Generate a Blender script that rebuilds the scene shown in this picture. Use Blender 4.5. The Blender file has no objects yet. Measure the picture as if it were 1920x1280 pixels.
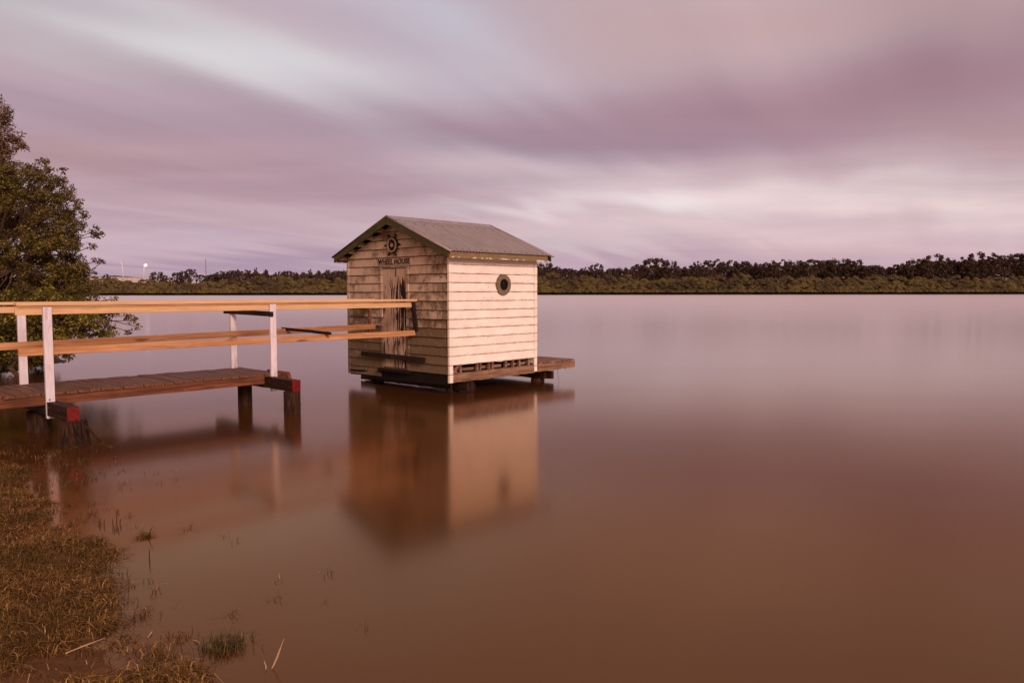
import bpy, math, random
import numpy as np
from mathutils import Vector, Matrix

random.seed(7)
R = math.radians
F = 1450.0            # focal length in pixels of a 1920 wide frame
CAM_H = 1.78
PITCH = math.atan(92.0 / F)

scene = bpy.context.scene
COL = scene.collection


def pt(u, v, Y):
    """World point seen at photograph pixel (u, v), at distance Y in front of the camera."""
    d = (u - 960) / F
    e = (640 - v) / F
    c, s = math.cos(PITCH), math.sin(PITCH)
    y = c + e * s
    z = -s + e * c
    return Vector((d / y * Y, Y, CAM_H + z / y * Y))


# ------------------------------------------------------------------ node helpers
class NT:
    def __init__(self, tree):
        self.t = tree
        tree.nodes.clear()

    def n(self, kind, **kw):
        nd = self.t.nodes.new(kind)
        for k, v in kw.items():
            setattr(nd, k, v)
        return nd

    def link(self, a, b):
        self.t.links.new(a, b)

    def put(self, sock, v):
        if isinstance(v, bpy.types.NodeSocket):
            self.link(v, sock)
        else:
            if hasattr(sock.default_value, '__len__') and not hasattr(v, '__len__'):
                v = (v,) * len(sock.default_value)
            if hasattr(v, '__len__') and len(sock.default_value) == 4 and len(v) == 3:
                v = tuple(v) + (1,)
            sock.default_value = v

    def math(self, op, a, b=0.0, c=None, clamp=False):
        nd = self.n('ShaderNodeMath', operation=op, use_clamp=clamp)
        self.put(nd.inputs[0], a)
        self.put(nd.inputs[1], b)
        if c is not None:
            self.put(nd.inputs[2], c)
        return nd.outputs[0]

    def vmath(self, op, a, b=(0, 0, 0)):
        nd = self.n('ShaderNodeVectorMath', operation=op)
        self.put(nd.inputs[0], a)
        if op != 'LENGTH':
            self.put(nd.inputs[1], b)
        return nd.outputs['Value' if op in ('LENGTH', 'DOT_PRODUCT') else 'Vector']

    def mix(self, f, a, b, mode='MIX'):
        nd = self.n('ShaderNodeMix', data_type='RGBA', blend_type=mode)
        nd.clamp_factor = True
        self.put(nd.inputs[0], f)
        self.put(nd.inputs[6], a)
        self.put(nd.inputs[7], b)
        return nd.outputs[2]

    def ramp(self, f, stops, interp='LINEAR'):
        nd = self.n('ShaderNodeValToRGB')
        cr = nd.color_ramp
        cr.interpolation = interp
        while len(cr.elements) < len(stops):
            cr.elements.new(0.5)
        for e, (p, c) in zip(cr.elements, stops):
            e.position = p
            e.color = tuple(c) + (1,) if len(c) == 3 else c
        self.put(nd.inputs[0], f)
        return nd.outputs[0]

    def step(self, f, lo, hi):
        nd = self.n('ShaderNodeMapRange', interpolation_type='SMOOTHSTEP')
        self.put(nd.inputs[0], f)
        nd.inputs[1].default_value = lo
        nd.inputs[2].default_value = hi
        return nd.outputs[0]

    def noise(self, vec, scale=1.0, detail=4.0, rough=0.55, dist=0.0):
        nd = self.n('ShaderNodeTexNoise')
        self.put(nd.inputs['Vector'], vec)
        nd.inputs['Scale'].default_value = scale
        nd.inputs['Detail'].default_value = detail
        nd.inputs['Roughness'].default_value = rough
        nd.inputs['Distortion'].default_value = dist
        return nd.outputs['Fac']

    def mapping(self, vec, loc=(0, 0, 0), rot=(0, 0, 0), scale=(1, 1, 1), kind='POINT'):
        nd = self.n('ShaderNodeMapping', vector_type=kind)
        self.put(nd.inputs[0], vec)
        nd.inputs[1].default_value = loc
        nd.inputs[2].default_value = rot
        nd.inputs[3].default_value = scale
        return nd.outputs[0]

    def coord(self, which='Object'):
        return self.n('ShaderNodeTexCoord').outputs[which]

    def xyz(self, vec):
        nd = self.n('ShaderNodeSeparateXYZ')
        self.put(nd.inputs[0], vec)
        return nd.outputs

    def comb(self, x, y, z):
        nd = self.n('ShaderNodeCombineXYZ')
        for i, v in enumerate((x, y, z)):
            self.put(nd.inputs[i], v)
        return nd.outputs[0]

    def bump(self, h, strength=0.3, dist=0.01):
        nd = self.n('ShaderNodeBump')
        self.put(nd.inputs['Height'], h)
        nd.inputs['Strength'].default_value = strength
        nd.inputs['Distance'].default_value = dist
        return nd.outputs[0]

    def out(self, col, rough=0.7, normal=None, metal=0.0, spec=0.22, ior=1.45, transl=None):
        p = self.n('ShaderNodeBsdfPrincipled')
        self.put(p.inputs['Base Color'], col)
        self.put(p.inputs['Roughness'], rough)
        self.put(p.inputs['Metallic'], metal)
        self.put(p.inputs['Specular IOR Level'], spec)
        self.put(p.inputs['IOR'], ior)
        if normal is not None:
            self.link(normal, p.inputs['Normal'])
        o = self.n('ShaderNodeOutputMaterial')
        sh = p.outputs[0]
        if transl is not None:
            tr = self.n('ShaderNodeBsdfTranslucent')
            self.put(tr.inputs[0], col)
            mx = self.n('ShaderNodeMixShader')
            mx.inputs[0].default_value = transl
            self.link(sh, mx.inputs[1])
            self.link(tr.outputs[0], mx.inputs[2])
            sh = mx.outputs[0]
        self.link(sh, o.inputs[0])
        return p


def material(name):
    m = bpy.data.materials.new(name)
    m.use_nodes = True
    return m, NT(m.node_tree)


def lin(r, g, b):
    f = lambda c: (c / 255 / 12.92) if c / 255 <= 0.04045 else ((c / 255 + 0.055) / 1.055) ** 2.4
    return (f(r), f(g), f(b))


# ------------------------------------------------------------------ materials
M = {}


def wood(name, base, dark, along='y', rough=0.75, knots=0.0, scale=1.0, bump=0.5, tint=None):
    """Sawn timber: long streaks of grain along one axis, blotches and optional knots."""
    m, t = material(name)
    co = t.coord()
    st = {'x': (1.2, 28, 28), 'y': (28, 1.2, 28), 'z': (28, 28, 1.2)}[along]
    st = tuple(s * scale for s in st)
    grain = t.noise(t.mapping(co, scale=st), 1.0, 6, 0.65, 0.6)
    blot = t.noise(t.mapping(co, loc=(3, 7, 1), scale=(1.7, 1.7, 1.7)), 1.3, 4, 0.6)
    ge = t.step(grain, 0.33, 0.68)
    col = t.mix(ge, dark, base)
    col = t.mix(t.math('MULTIPLY', t.step(blot, 0.4, 0.72), 0.55), col, tint or dark)
    if knots:
        v = t.n('ShaderNodeTexVoronoi')
        s2 = {'x': (1.6, 8, 8), 'y': (8, 1.6, 8), 'z': (8, 8, 1.6)}[along]
        t.link(t.mapping(co, scale=s2), v.inputs['Vector'])
        v.inputs['Scale'].default_value = 1.0
        k = t.math('SUBTRACT', 1.0, t.step(v.outputs['Distance'], 0.07, 0.24))
        col = t.mix(t.math('MULTIPLY', k, knots), col, tuple(c * 0.35 for c in dark))
    t.out(col, rough, t.bump(grain, bump, 0.004))
    M[name] = m
    return m


wood('pine', (0.57, 0.31, 0.155), (0.36, 0.165, 0.075), 'y', 0.6, knots=0.85, bump=0.2)
wood('pine_cap', (0.70, 0.47, 0.28), (0.56, 0.34, 0.18), 'y', 0.55, knots=0.2, bump=0.12)
wood('deck_timber', (0.19, 0.088, 0.052), (0.075, 0.032, 0.019), 'x', 0.65, bump=0.9, tint=(0.11, 0.058, 0.035))
wood('beam_red', (0.21, 0.075, 0.038), (0.06, 0.021, 0.012), 'y', 0.55, bump=0.7)
wood('beam_dark', (0.052, 0.022, 0.012), (0.012, 0.005, 0.003), 'x', 0.6, bump=0.9)
wood('brace_dark', (0.036, 0.020, 0.014), (0.011, 0.006, 0.005), 'z', 0.7, bump=0.8)
wood('frame_weathered', (0.33, 0.20, 0.14), (0.12, 0.060, 0.040), 'y', 0.8, bump=1.0)
wood('floor_dark', (0.014, 0.008, 0.005), (0.005, 0.003, 0.002), 'x', 0.8, bump=0.8)
wood('post_stub', (0.30, 0.19, 0.12), (0.13, 0.075, 0.05), 'z', 0.8, bump=0.8)


def mk_pile():
    m, t = material('pile_bark')
    co = t.coord('Object')
    g = t.noise(t.mapping(co, scale=(22, 22, 2.0)), 1.0, 7, 0.7, 1.2)
    b = t.noise(co, 4.0, 4, 0.6)
    z = t.xyz(co)[2]
    col = t.mix(t.step(g, 0.36, 0.66), (0.008, 0.004, 0.003), (0.070, 0.030, 0.018))
    col = t.mix(t.math('MULTIPLY', t.step(b, 0.5, 0.75), 0.5), col, (0.03, 0.019, 0.010))
    t.out(col, 0.75, t.bump(g, 1.0, 0.03))
    M['pile'] = m


mk_pile()


def mk_post_paint():
    m, t = material('grey_white_paint')
    co = t.coord()
    g = t.noise(t.mapping(co, scale=(14, 14, 1.5)), 1.5, 6, 0.65)
    b = t.noise(t.mapping(co, loc=(1, 2, 3), scale=(9, 9, 3)), 1.0, 4, 0.6)
    col = t.mix(t.step(g, 0.35, 0.7), (0.58, 0.54, 0.62), (0.70, 0.66, 0.75))
    col = t.mix(t.math('MULTIPLY', t.step(b, 0.52, 0.70), 0.65), col, (0.40, 0.32, 0.31))
    v = t.n('ShaderNodeTexVoronoi')
    t.link(t.mapping(co, scale=(16, 16, 7)), v.inputs['Vector'])
    k = t.math('SUBTRACT', 1.0, t.step(v.outputs['Distance'], 0.03, 0.08))
    col = t.mix(t.math('MULTIPLY', k, 0.8), col, (0.10, 0.06, 0.05))
    t.out(col, 0.6, t.bump(g, 0.25, 0.003))
    M['post_paint'] = m


mk_post_paint()


def mk_red():
    m, t = material('red_paint')
    co = t.coord()
    b = t.noise(co, 22.0, 5, 0.65)
    col = t.mix(t.step(b, 0.3, 0.7), (0.09, 0.006, 0.006), (0.16, 0.011, 0.010))
    col = t.mix(t.step(b, 0.67, 0.74), col, (0.16, 0.07, 0.05))
    t.out(col, 0.5, t.bump(b, 0.3, 0.003))
    M['red'] = m


mk_red()


def mk_side_paint():
    """Sound white paint with dirt and painted shadow lines along the laps, flakes and rusty nail heads."""
    m, t = material('white_board_paint')
    co = t.coord()
    x, y, z = t.xyz(co)
    # height inside a board
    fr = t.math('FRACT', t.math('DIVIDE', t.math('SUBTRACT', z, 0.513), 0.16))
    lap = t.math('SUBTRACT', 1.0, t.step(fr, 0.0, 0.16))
    bid = t.math('FLOOR', t.math('DIVIDE', t.math('SUBTRACT', z, 0.513), 0.16))
    per = t.noise(t.comb(t.math('MULTIPLY', bid, 5.3), t.math('MULTIPLY', y, 0.5), 2.0), 1.0, 2, 0.5)
    n1 = t.noise(t.mapping(co, scale=(3, 5, 22)), 1.6, 6, 0.7)
    n2 = t.noise(t.mapping(co, loc=(5, 1, 0), scale=(1, 1.2, 3.2)), 2.2, 5, 0.65)
    col = t.mix(t.step(n2, 0.3, 0.75), (0.82, 0.775, 0.74), (0.72, 0.65, 0.60))
    col = t.mix(t.math('MULTIPLY', t.step(per, 0.35, 0.7), 0.35), col, (0.66, 0.58, 0.52))
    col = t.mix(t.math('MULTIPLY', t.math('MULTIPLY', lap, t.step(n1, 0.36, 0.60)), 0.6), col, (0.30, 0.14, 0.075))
    under = t.step(t.math('ADD', fr, t.math('MULTIPLY', n1, 0.06)), 0.945, 0.985)  # lap shadow painted as a thin brown line below each overlap
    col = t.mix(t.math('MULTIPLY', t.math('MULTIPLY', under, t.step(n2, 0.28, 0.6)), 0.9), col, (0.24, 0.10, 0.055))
    fl = t.noise(t.mapping(co, loc=(9, 2, 4), scale=(10, 10, 34)), 1.0, 5, 0.7)
    where = t.step(t.noise(t.mapping(co, scale=(2, 1.3, 2.2)), 1.3, 2, 0.5), 0.5, 0.66)
    col = t.mix(t.math('MULTIPLY', t.math('MULTIPLY', t.step(fl, 0.60, 0.65), where), 0.85), col, (0.38, 0.21, 0.12))
    t.out(col, 0.5, t.bump(n1, 0.15, 0.003))
    M['side_paint'] = m


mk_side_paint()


def mk_gable_paint(name, plain=False):
    """Old white paint gone grey-brown with mildew that runs down the boards."""
    m, t = material(name)
    co = t.coord()
    x, y, z = t.xyz(co)
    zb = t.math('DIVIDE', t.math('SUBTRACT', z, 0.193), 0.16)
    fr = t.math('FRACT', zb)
    fl = t.math('FLOOR', zb)
    cb = t.vmath('ADD', co, t.comb(t.math('MULTIPLY', fl, 3.71), 0.0, t.math('MULTIPLY', fl, 1.37)))
    v1 = t.noise(t.mapping(cb, scale=(3.6, 3.6, 2.6)), 1.8, 7, 0.7, 0.8)
    v2 = t.noise(t.mapping(cb, loc=(2, 4, 8), scale=(1.1, 1.3, 1.0)), 1.3, 5, 0.62)
    v3 = t.noise(t.mapping(cb, loc=(7, 3, 1), scale=(24, 24, 16)), 1.2, 5, 0.7)
    col = t.mix(t.step(v2, 0.3, 0.7), (0.54, 0.41, 0.325), (0.37, 0.265, 0.195))
    low = t.math('SUBTRACT', 1.0, t.step(z, 0.2, 2.0))
    side = t.step(x, -1.2, 0.0)
    wet = t.math('ADD', t.math('MULTIPLY', low, 0.25), t.math('MULTIPLY', side, 0.06))
    s = t.math('ADD', t.math('MULTIPLY', v1, 0.6), t.math('MULTIPLY', v2, 0.4))
    s = t.math('ADD', s, wet)
    s = t.math('ADD', s, t.math('MULTIPLY', fr, 0.05))
    mil = t.step(s, 0.495, 0.68)
    col = t.mix(t.math('MULTIPLY', mil, 0.85), col, (0.085, 0.058, 0.028))
    col = t.mix(t.math('MULTIPLY', t.step(v3, 0.56, 0.68), 0.5), col, (0.12, 0.07, 0.04))
    spots = t.math('MULTIPLY', t.step(v3, 0.33, 0.40), 1.0)
    col = t.mix(t.math('MULTIPLY', t.math('SUBTRACT', 1.0, spots), 0.6), col, (0.58, 0.45, 0.36))
    under = t.step(fr, 0.90, 0.95)  # shadow of the board above, painted in as a dark line
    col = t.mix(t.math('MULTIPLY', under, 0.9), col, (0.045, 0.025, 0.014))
    t.out(col, 0.75, t.bump(v1, 0.3, 0.004))
    M[name] = m


mk_gable_paint('gable_paint')


def mk_door():
    m, t = material('peeling_door_paint')
    co = t.coord()
    a = t.noise(t.mapping(co, scale=(13, 8, 1.5)), 1.35, 5, 0.6, 0.9)
    b = t.noise(t.mapping(co, loc=(3, 1, 5), scale=(50, 30, 7)), 1.0, 5, 0.7)
    x, y, z = t.xyz(co)
    right = t.step(x, -1.70, -1.15)
    a2 = t.math('ADD', a, t.math('MULTIPLY', right, 0.10))
    a2 = t.math('SUBTRACT', a2, t.math('MULTIPLY', t.step(z, 1.9, 2.2), 0.10))
    col = t.mix(t.step(b, 0.3, 0.7), (0.50, 0.37, 0.30), (0.34, 0.24, 0.18))
    col = t.mix(t.step(a2, 0.56, 0.572), col, (0.11, 0.052, 0.032))
    col = t.mix(t.step(a2, 0.60, 0.612), col, (0.016, 0.009, 0.008))
    h = t.math('SUBTRACT', 1.0, t.step(a2, 0.555, 0.572))
    t.out(col, 0.75, t.bump(h, 0.8, 0.006))
    M['door'] = m


mk_door()


def plain(name, c, rough=0.6, var=0.25, scale=8.0, metal=0.0, bump=0.2, c2=None):
    m, t = material(name)
    co = t.coord()
    b = t.noise(co, scale, 5, 0.65)
    c2 = c2 or tuple(k * (1 - var * 2) for k in c)
    col = t.mix(t.step(b, 0.3, 0.72), c, c2)
    t.out(col, rough, t.bump(b, bump, 0.004), metal)
    M[name] = m


plain('barge_green', (0.075, 0.062, 0.022), 0.45, 0.2, 6)
plain('black_iron', (0.020, 0.014, 0.012), 0.6)
plain('worn_timber_light', (0.42, 0.29, 0.20), 0.7, 0.3, 30)
plain('letter_paint', (0.028, 0.017, 0.013), 0.7, 0.2, 60)
plain('sign_timber', (0.50, 0.37, 0.29), 0.7, 0.2, 14)
plain('verge_cap', (0.36, 0.30, 0.30), 0.4, 0.15, 8, metal=0.3)
plain('screw', (0.06, 0.035, 0.03), 0.5)
plain('rust', (0.28, 0.085, 0.03), 0.8)
plain('porthole_ring', (0.20, 0.155, 0.095), 0.5, 0.2, 12)
plain('bark', (0.10, 0.060, 0.040), 0.85, 0.3, 20, bump=0.6)
plain('concrete', (0.62, 0.52, 0.50), 0.8, 0.15, 0.3)
plain('pale_metal', (0.75, 0.72, 0.72), 0.5, 0.1, 2)
plain('mast_metal', (0.18, 0.13, 0.14), 0.5, 0.1, 2)
plain('straw_stem', (0.50, 0.33, 0.19), 0.6, 0.2, 40)


def mk_fascia():
    m, t = material('fascia_paint')
    co = t.coord()
    x, y, z = t.xyz(co)
    b = t.noise(t.mapping(co, scale=(4, 7, 40)), 1.0, 5, 0.65)
    col = t.mix(t.step(b, 0.3, 0.7), (0.23, 0.16, 0.085), (0.165, 0.11, 0.058))
    low = t.math('SUBTRACT', 1.0, t.step(z, 2.375, 2.405))
    pl = t.math('MULTIPLY', low, t.step(t.noise(t.mapping(co, scale=(9, 9, 9)), 1.2, 4, 0.6), 0.5, 0.56))
    col = t.mix(pl, col, (0.70, 0.58, 0.50))
    t.out(col, 0.5)
    M['fascia'] = m


mk_fascia()


def mk_roof():
    m, t = material('corrugated_iron')
    co = t.coord()
    a = t.noise(t.mapping(co, scale=(1.2, 9, 1.2)), 1.6, 5, 0.65)
    b = t.noise(co, 26.0, 4, 0.6)
    col = t.mix(t.step(a, 0.3, 0.7), (0.37, 0.335, 0.335), (0.28, 0.245, 0.24))
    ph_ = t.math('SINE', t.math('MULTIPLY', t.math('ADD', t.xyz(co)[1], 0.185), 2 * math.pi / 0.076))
    col = t.mix(t.math('MULTIPLY', t.math('SUBTRACT', 1.0, t.step(ph_, -0.9, 0.4)), 0.95), col, (0.13, 0.085, 0.07))  # shade of the corrugation valleys painted into the colour
    col = t.mix(t.math('MULTIPLY', t.step(b, 0.6, 0.75), 0.3), col, (0.20, 0.12, 0.09))
    t.out(col, t.math('ADD', 0.38, t.math('MULTIPLY', b, 0.15)), t.bump(b, 0.1, 0.002), 0.35)
    M['roof'] = m


mk_roof()


def mk_glass():
    m, t = material('dark_pane')
    t.out((0.008, 0.005, 0.004), 0.25, spec=0.15)
    M['glass'] = m


mk_glass()


def mk_lamp():
    m, t = material('lamp_glow')
    e = t.n('ShaderNodeEmission')
    e.inputs[0].default_value = (1, 0.93, 0.82, 1)
    e.inputs[1].default_value = 8
    o = t.n('ShaderNodeOutputMaterial')
    t.link(e.outputs[0], o.inputs[0])
    M['lamp'] = m


mk_lamp()


def leaf_mat(name, stops, rough=0.55, transl=0.25, spec=0.3, patch=None):
    """Leaves: each leaf picks its own colour, patches of the crown lean to another."""
    m, t = material(name)
    g = t.n('ShaderNodeNewGeometry')
    col = t.ramp(g.outputs['Random Per Island'], stops)
    if patch:
        n = t.noise(t.coord(), patch[0], 3, 0.5)
        col = t.mix(t.math('MULTIPLY', t.step(n, 0.4, 0.65), patch[2]), col, patch[1])
    t.out(col, rough, spec=spec, transl=transl)
    M[name] = m


leaf_mat('leaf_green', [(0, (0.045, 0.033, 0.008)), (0.5, (0.12, 0.088, 0.020)), (0.85, (0.19, 0.145, 0.032)), (1, (0.27, 0.21, 0.055))],
         patch=(0.9, (0.075, 0.040, 0.018), 0.5))
leaf_mat('leaf_brown', [(0, (0.055, 0.030, 0.014)), (0.5, (0.13, 0.075, 0.035)), (1, (0.24, 0.15, 0.08))])
leaf_mat('leaf_bright', [(0, (0.05, 0.045, 0.008)), (0.6, (0.17, 0.14, 0.025)), (0.93, (0.30, 0.25, 0.045)), (1, (0.60, 0.48, 0.06))],
         patch=(1.4, (0.06, 0.045, 0.014), 0.7))
leaf_mat('mangrove_leaf', [(0, (0.088, 0.066, 0.018)), (0.5, (0.115, 0.088, 0.024)), (1, (0.145, 0.112, 0.032))], transl=0.1,
         patch=(0.06, (0.050, 0.030, 0.012), 0.85))
leaf_mat('skyline_leaf', [(0, (0.038, 0.023, 0.013)), (0.6, (0.056, 0.034, 0.019)), (1, (0.075, 0.046, 0.026))], transl=0.1)
leaf_mat('grass_blade', [(0, (0.040, 0.020, 0.005)), (0.45, (0.15, 0.074, 0.016)), (0.8, (0.29, 0.150, 0.038)), (0.95, (0.46, 0.26, 0.085)), (1, (0.66, 0.43, 0.22))],
         transl=0.15, patch=(1.3, (0.085, 0.055, 0.008), 0.6), spec=0.1)
leaf_mat('green_grass', [(0, (0.032, 0.022, 0.005)), (0.6, (0.085, 0.060, 0.012)), (0.95, (0.18, 0.12, 0.03)), (1, (0.40, 0.26, 0.12))], transl=0.1)
leaf_mat('wet_grass', [(0, (0.040, 0.020, 0.005)), (0.6, (0.11, 0.055, 0.014)), (0.95, (0.22, 0.12, 0.035)), (1, (0.50, 0.30, 0.14))],
         transl=0.1)


def mk_water():
    m, t = material('muddy_river_water')
    co = t.coord()
    x, y, z = t.xyz(co)
    n = t.noise(t.mapping(co, scale=(0.10, 0.45, 1)), 1.0, 4, 0.55)
    far = t.step(y, 12.0, 130.0)
    rough = t.math('ADD', 0.135, t.math('MULTIPLY', far, 0.20))
    rough = t.math('ADD', rough, t.math('MULTIPLY', t.math('SUBTRACT', n, 0.5), 0.05))
    mud = t.noise(t.mapping(co, loc=(4, 4, 0), scale=(0.16, 0.3, 1)), 1.0, 3, 0.5)
    col = t.mix(t.step(mud, 0.3, 0.7), (0.054, 0.020, 0.004), (0.072, 0.029, 0.007))
    # silt: a dull brown body under a reflecting skin that takes the silt's colour except at low angles
    fr = t.n('ShaderNodeFresnel')
    fr.inputs['IOR'].default_value = 1.80
    f = fr.outputs[0]
    gc = t.mix(t.step(f, 0.08, 0.66), (1.0, 0.61, 0.33), (1.0, 0.91, 0.87))
    gl = t.n('ShaderNodeBsdfGlossy', distribution='MULTI_GGX')
    t.put(gl.inputs['Color'], gc)
    t.put(gl.inputs['Roughness'], rough)
    df = t.n('ShaderNodeBsdfDiffuse')
    t.put(df.inputs['Color'], col)
    mx = t.n('ShaderNodeMixShader')
    t.link(f, mx.inputs[0])
    t.link(df.outputs[0], mx.inputs[1])
    t.link(gl.outputs[0], mx.inputs[2])
    o = t.n('ShaderNodeOutputMaterial')
    t.link(mx.outputs[0], o.inputs[0])
    M['water'] = m


mk_water()


def mk_mud():
    m, t = material('wet_mud')
    co = t.coord()
    a = t.noise(co, 2.0, 6, 0.65)
    b = t.noise(co, 30.0, 5, 0.7)
    col = t.mix(t.step(a, 0.35, 0.68), (0.10, 0.045, 0.019), (0.18, 0.088, 0.040))
    col = t.mix(t.math('MULTIPLY', t.step(b, 0.5, 0.7), 0.5), col, (0.05, 0.024, 0.010))
    t.out(col, 0.8, t.bump(b, 0.6, 0.02), spec=0.08)
    M['mud'] = m
    m, t = material('far_land')
    n = t.noise(t.coord(), 0.05, 4, 0.6)
    t.out(t.mix(n, (0.020, 0.014, 0.006), (0.05, 0.035, 0.015)), 0.9)
    M['far_land'] = m


mk_mud()


# ------------------------------------------------------------------ mesh helpers
class MB:
    def __init__(self):
        self.v = []
        self.f = []
        self.mi = []

    def add(self, verts, faces, mi=0):
        o = len(self.v)
        self.v += [tuple(p) for p in verts]
        self.f += [tuple(i + o for i in f) for f in faces]
        self.mi += [mi] * len(faces)

    def box(self, x0, x1, y0, y1, z0, z1, mi=0):
        vs = [(x, y, z) for z in (z0, z1) for y in (y0, y1) for x in (x0, x1)]
        self.add(vs, [(0, 2, 3, 1), (4, 5, 7, 6), (0, 1, 5, 4), (2, 6, 7, 3), (0, 4, 6, 2), (1, 3, 7, 5)], mi)

    def beam(self, a, b, w, h, up=(0, 0, 1), seg=8, jit=0.0, taper=1.0, mi=0, ends=True):
        """A squared timber from a to b, w wide, h high, its faces made uneven by jit."""
        a, b = Vector(a), Vector(b)
        d = (b - a).normalized()
        up = Vector(up)
        s = d.cross(up).normalized()
        up = s.cross(d).normalized()
        rings = []
        base = len(self.v)
        vs = []
        for i in range(seg + 1):
            t = i / seg
            k = 1 + (taper - 1) * t
            p = a.lerp(b, t)
            for sx, sz in ((-1, -1), (1, -1), (1, 1), (-1, 1)):
                q = p + s * (sx * w / 2 * k + random.uniform(-jit, jit)) + up * (sz * h / 2 * k + random.uniform(-jit, jit))
                if i in (0, seg) and jit:
                    q += d * random.uniform(-jit, jit) * 2
                vs.append(q)
        fs = []
        for i in range(seg):
            for k in range(4):
                fs.append((i * 4 + k, i * 4 + (k + 1) % 4, i * 4 + 4 + (k + 1) % 4, i * 4 + 4 + k))
        if ends:
            fs.append((3, 2, 1, 0))
            fs.append((seg * 4, seg * 4 + 1, seg * 4 + 2, seg * 4 + 3))
        self.add(vs, fs, mi)

    def tube(self, pts, rads, n=8, jit=0.0, cap=True, mi=0):
        pts = [Vector(p) for p in pts]
        vs, fs = [], []
        for i, p in enumerate(pts):
            d = (pts[min(i + 1, len(pts) - 1)] - pts[max(i - 1, 0)]).normalized()
            a = d.orthogonal().normalized() if abs(d.z) < 0.95 else Vector((1, 0, 0))
            a = (a - d * a.dot(d)).normalized()
            b = d.cross(a)
            for k in range(n):
                an = 2 * math.pi * k / n
                r = rads[i] * (1 + random.uniform(-jit, jit))
                vs.append(p + a * math.cos(an) * r + b * math.sin(an) * r)
        for i in range(len(pts) - 1):
            for k in range(n):
                fs.append((i * n + k, i * n + (k + 1) % n, (i + 1) * n + (k + 1) % n, (i + 1) * n + k))
        if cap:
            fs.append(tuple(reversed(range(n))))
            fs.append(tuple(range((len(pts) - 1) * n, len(pts) * n)))
        self.add(vs, fs, mi)

    def prism(self, poly, y0, y1, mi=0):
        """A polygon in x, z extruded along y."""
        n = len(poly)
        vs = [(p[0], y0, p[1]) for p in poly] + [(p[0], y1, p[1]) for p in poly]
        fs = [tuple(range(n)), tuple(reversed(range(n, 2 * n)))]
        for k in range(n):
            fs.append((k, n + k, n + (k + 1) % n, (k + 1) % n))
        self.add(vs, fs, mi)

    def build(self, name, mats, parent=None, off=(0, 0, 0), bevel=0.0, smooth=False):
        me = bpy.data.meshes.new(name)
        ox, oy, oz = off
        me.from_pydata([(x - ox, y - oy, z - oz) for x, y, z in self.v], [], self.f)
        if not isinstance(mats, (list, tuple)):
            mats = [mats]
        for m in mats:
            me.materials.append(M[m])
        if len(mats) > 1:
            me.polygons.foreach_set('material_index', self.mi)
        if smooth:
            me.polygons.foreach_set('use_smooth', [True] * len(me.polygons))
        me.update()
        o = bpy.data.objects.new(name, me)
        COL.objects.link(o)
        if parent:
            o.parent = parent
        if bevel:
            b = o.modifiers.new('edge', 'BEVEL')
            b.width = bevel
            b.segments = 1
            b.limit_method = 'ANGLE'
        return o


def tag(o, label=None, cat=None, group=None, kind=None):
    for k, v in (('label', label), ('category', cat), ('group', group), ('kind', kind)):
        if v:
            o[k] = v
    return o


def empty(name, loc, rz=0.0):
    o = bpy.data.objects.new(name, None)
    o.empty_display_size = 0.3
    o.location = loc
    o.rotation_euler = (0, 0, rz)
    COL.objects.link(o)
    return o


# ------------------------------------------------------------------ the hut
# hut frame: x along the gable wall (0 at the near corner, negative to the far corner), y along the side wall away from the viewer
HUT_LOC = (-1.085, 13.40, 0.0)
HUT_RZ = R(-42.5)
GW, SL = 2.90, 2.27           # gable width, side length
EXPO = 0.16
RIDGE_Z, EAVE_Z, EAVE_X = 3.150, 2.475, 0.215
SLOPE = (RIDGE_Z - EAVE_Z) / (GW / 2 + EAVE_X)
hut = empty('boat_hut', HUT_LOC, HUT_RZ)
tag(hut, 'small weatherboard hut with corrugated iron gable roof standing over the river', 'hut')


def board_run(mb, a0, a1, z0, z1, axis, sign, plane=0.0, a0t=None, a1t=None, seg=6, jz=0.0025, proud=0.030):
    """One weatherboard: lower edge proud of the upper. axis x: runs along x, faces -y; axis y: runs along y, faces +x."""
    a0t = a0 if a0t is None else a0t
    a1t = a1 if a1t is None else a1t
    lo, hi, bk = [], [], []
    pj = random.uniform(-0.004, 0.004)
    for i in range(seg + 1):
        t = i / seg
        lo.append((a0 + (a1 - a0) * t, proud + pj + random.uniform(-0.0015, 0.0015), z0 + random.uniform(-jz, jz)))
        hi.append((a0t + (a1t - a0t) * t, 0.006, z1 + 0.012))
        bk.append((a0 + (a1 - a0) * t, 0.001, lo[-1][2] + 0.003))
    def w(p):
        a, d, z = p
        return (a, plane - d, z) if axis == 'x' else (plane + d, a, z)
    n = seg + 1
    vs = [w(p) for p in bk] + [w(p) for p in lo] + [w(p) for p in hi]
    fs = []
    for i in range(seg):
        fs.append((i, i + 1, n + i + 1, n + i))
        fs.append((n + i, n + i + 1, 2 * n + i + 1, 2 * n + i))
    fs.append((0, n, 2 * n))
    fs.append((seg, 2 * n + seg, n + seg))
    mb.add(vs, fs)


def roof_z(x):
    return RIDGE_Z - SLOPE * abs(x + GW / 2)


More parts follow.
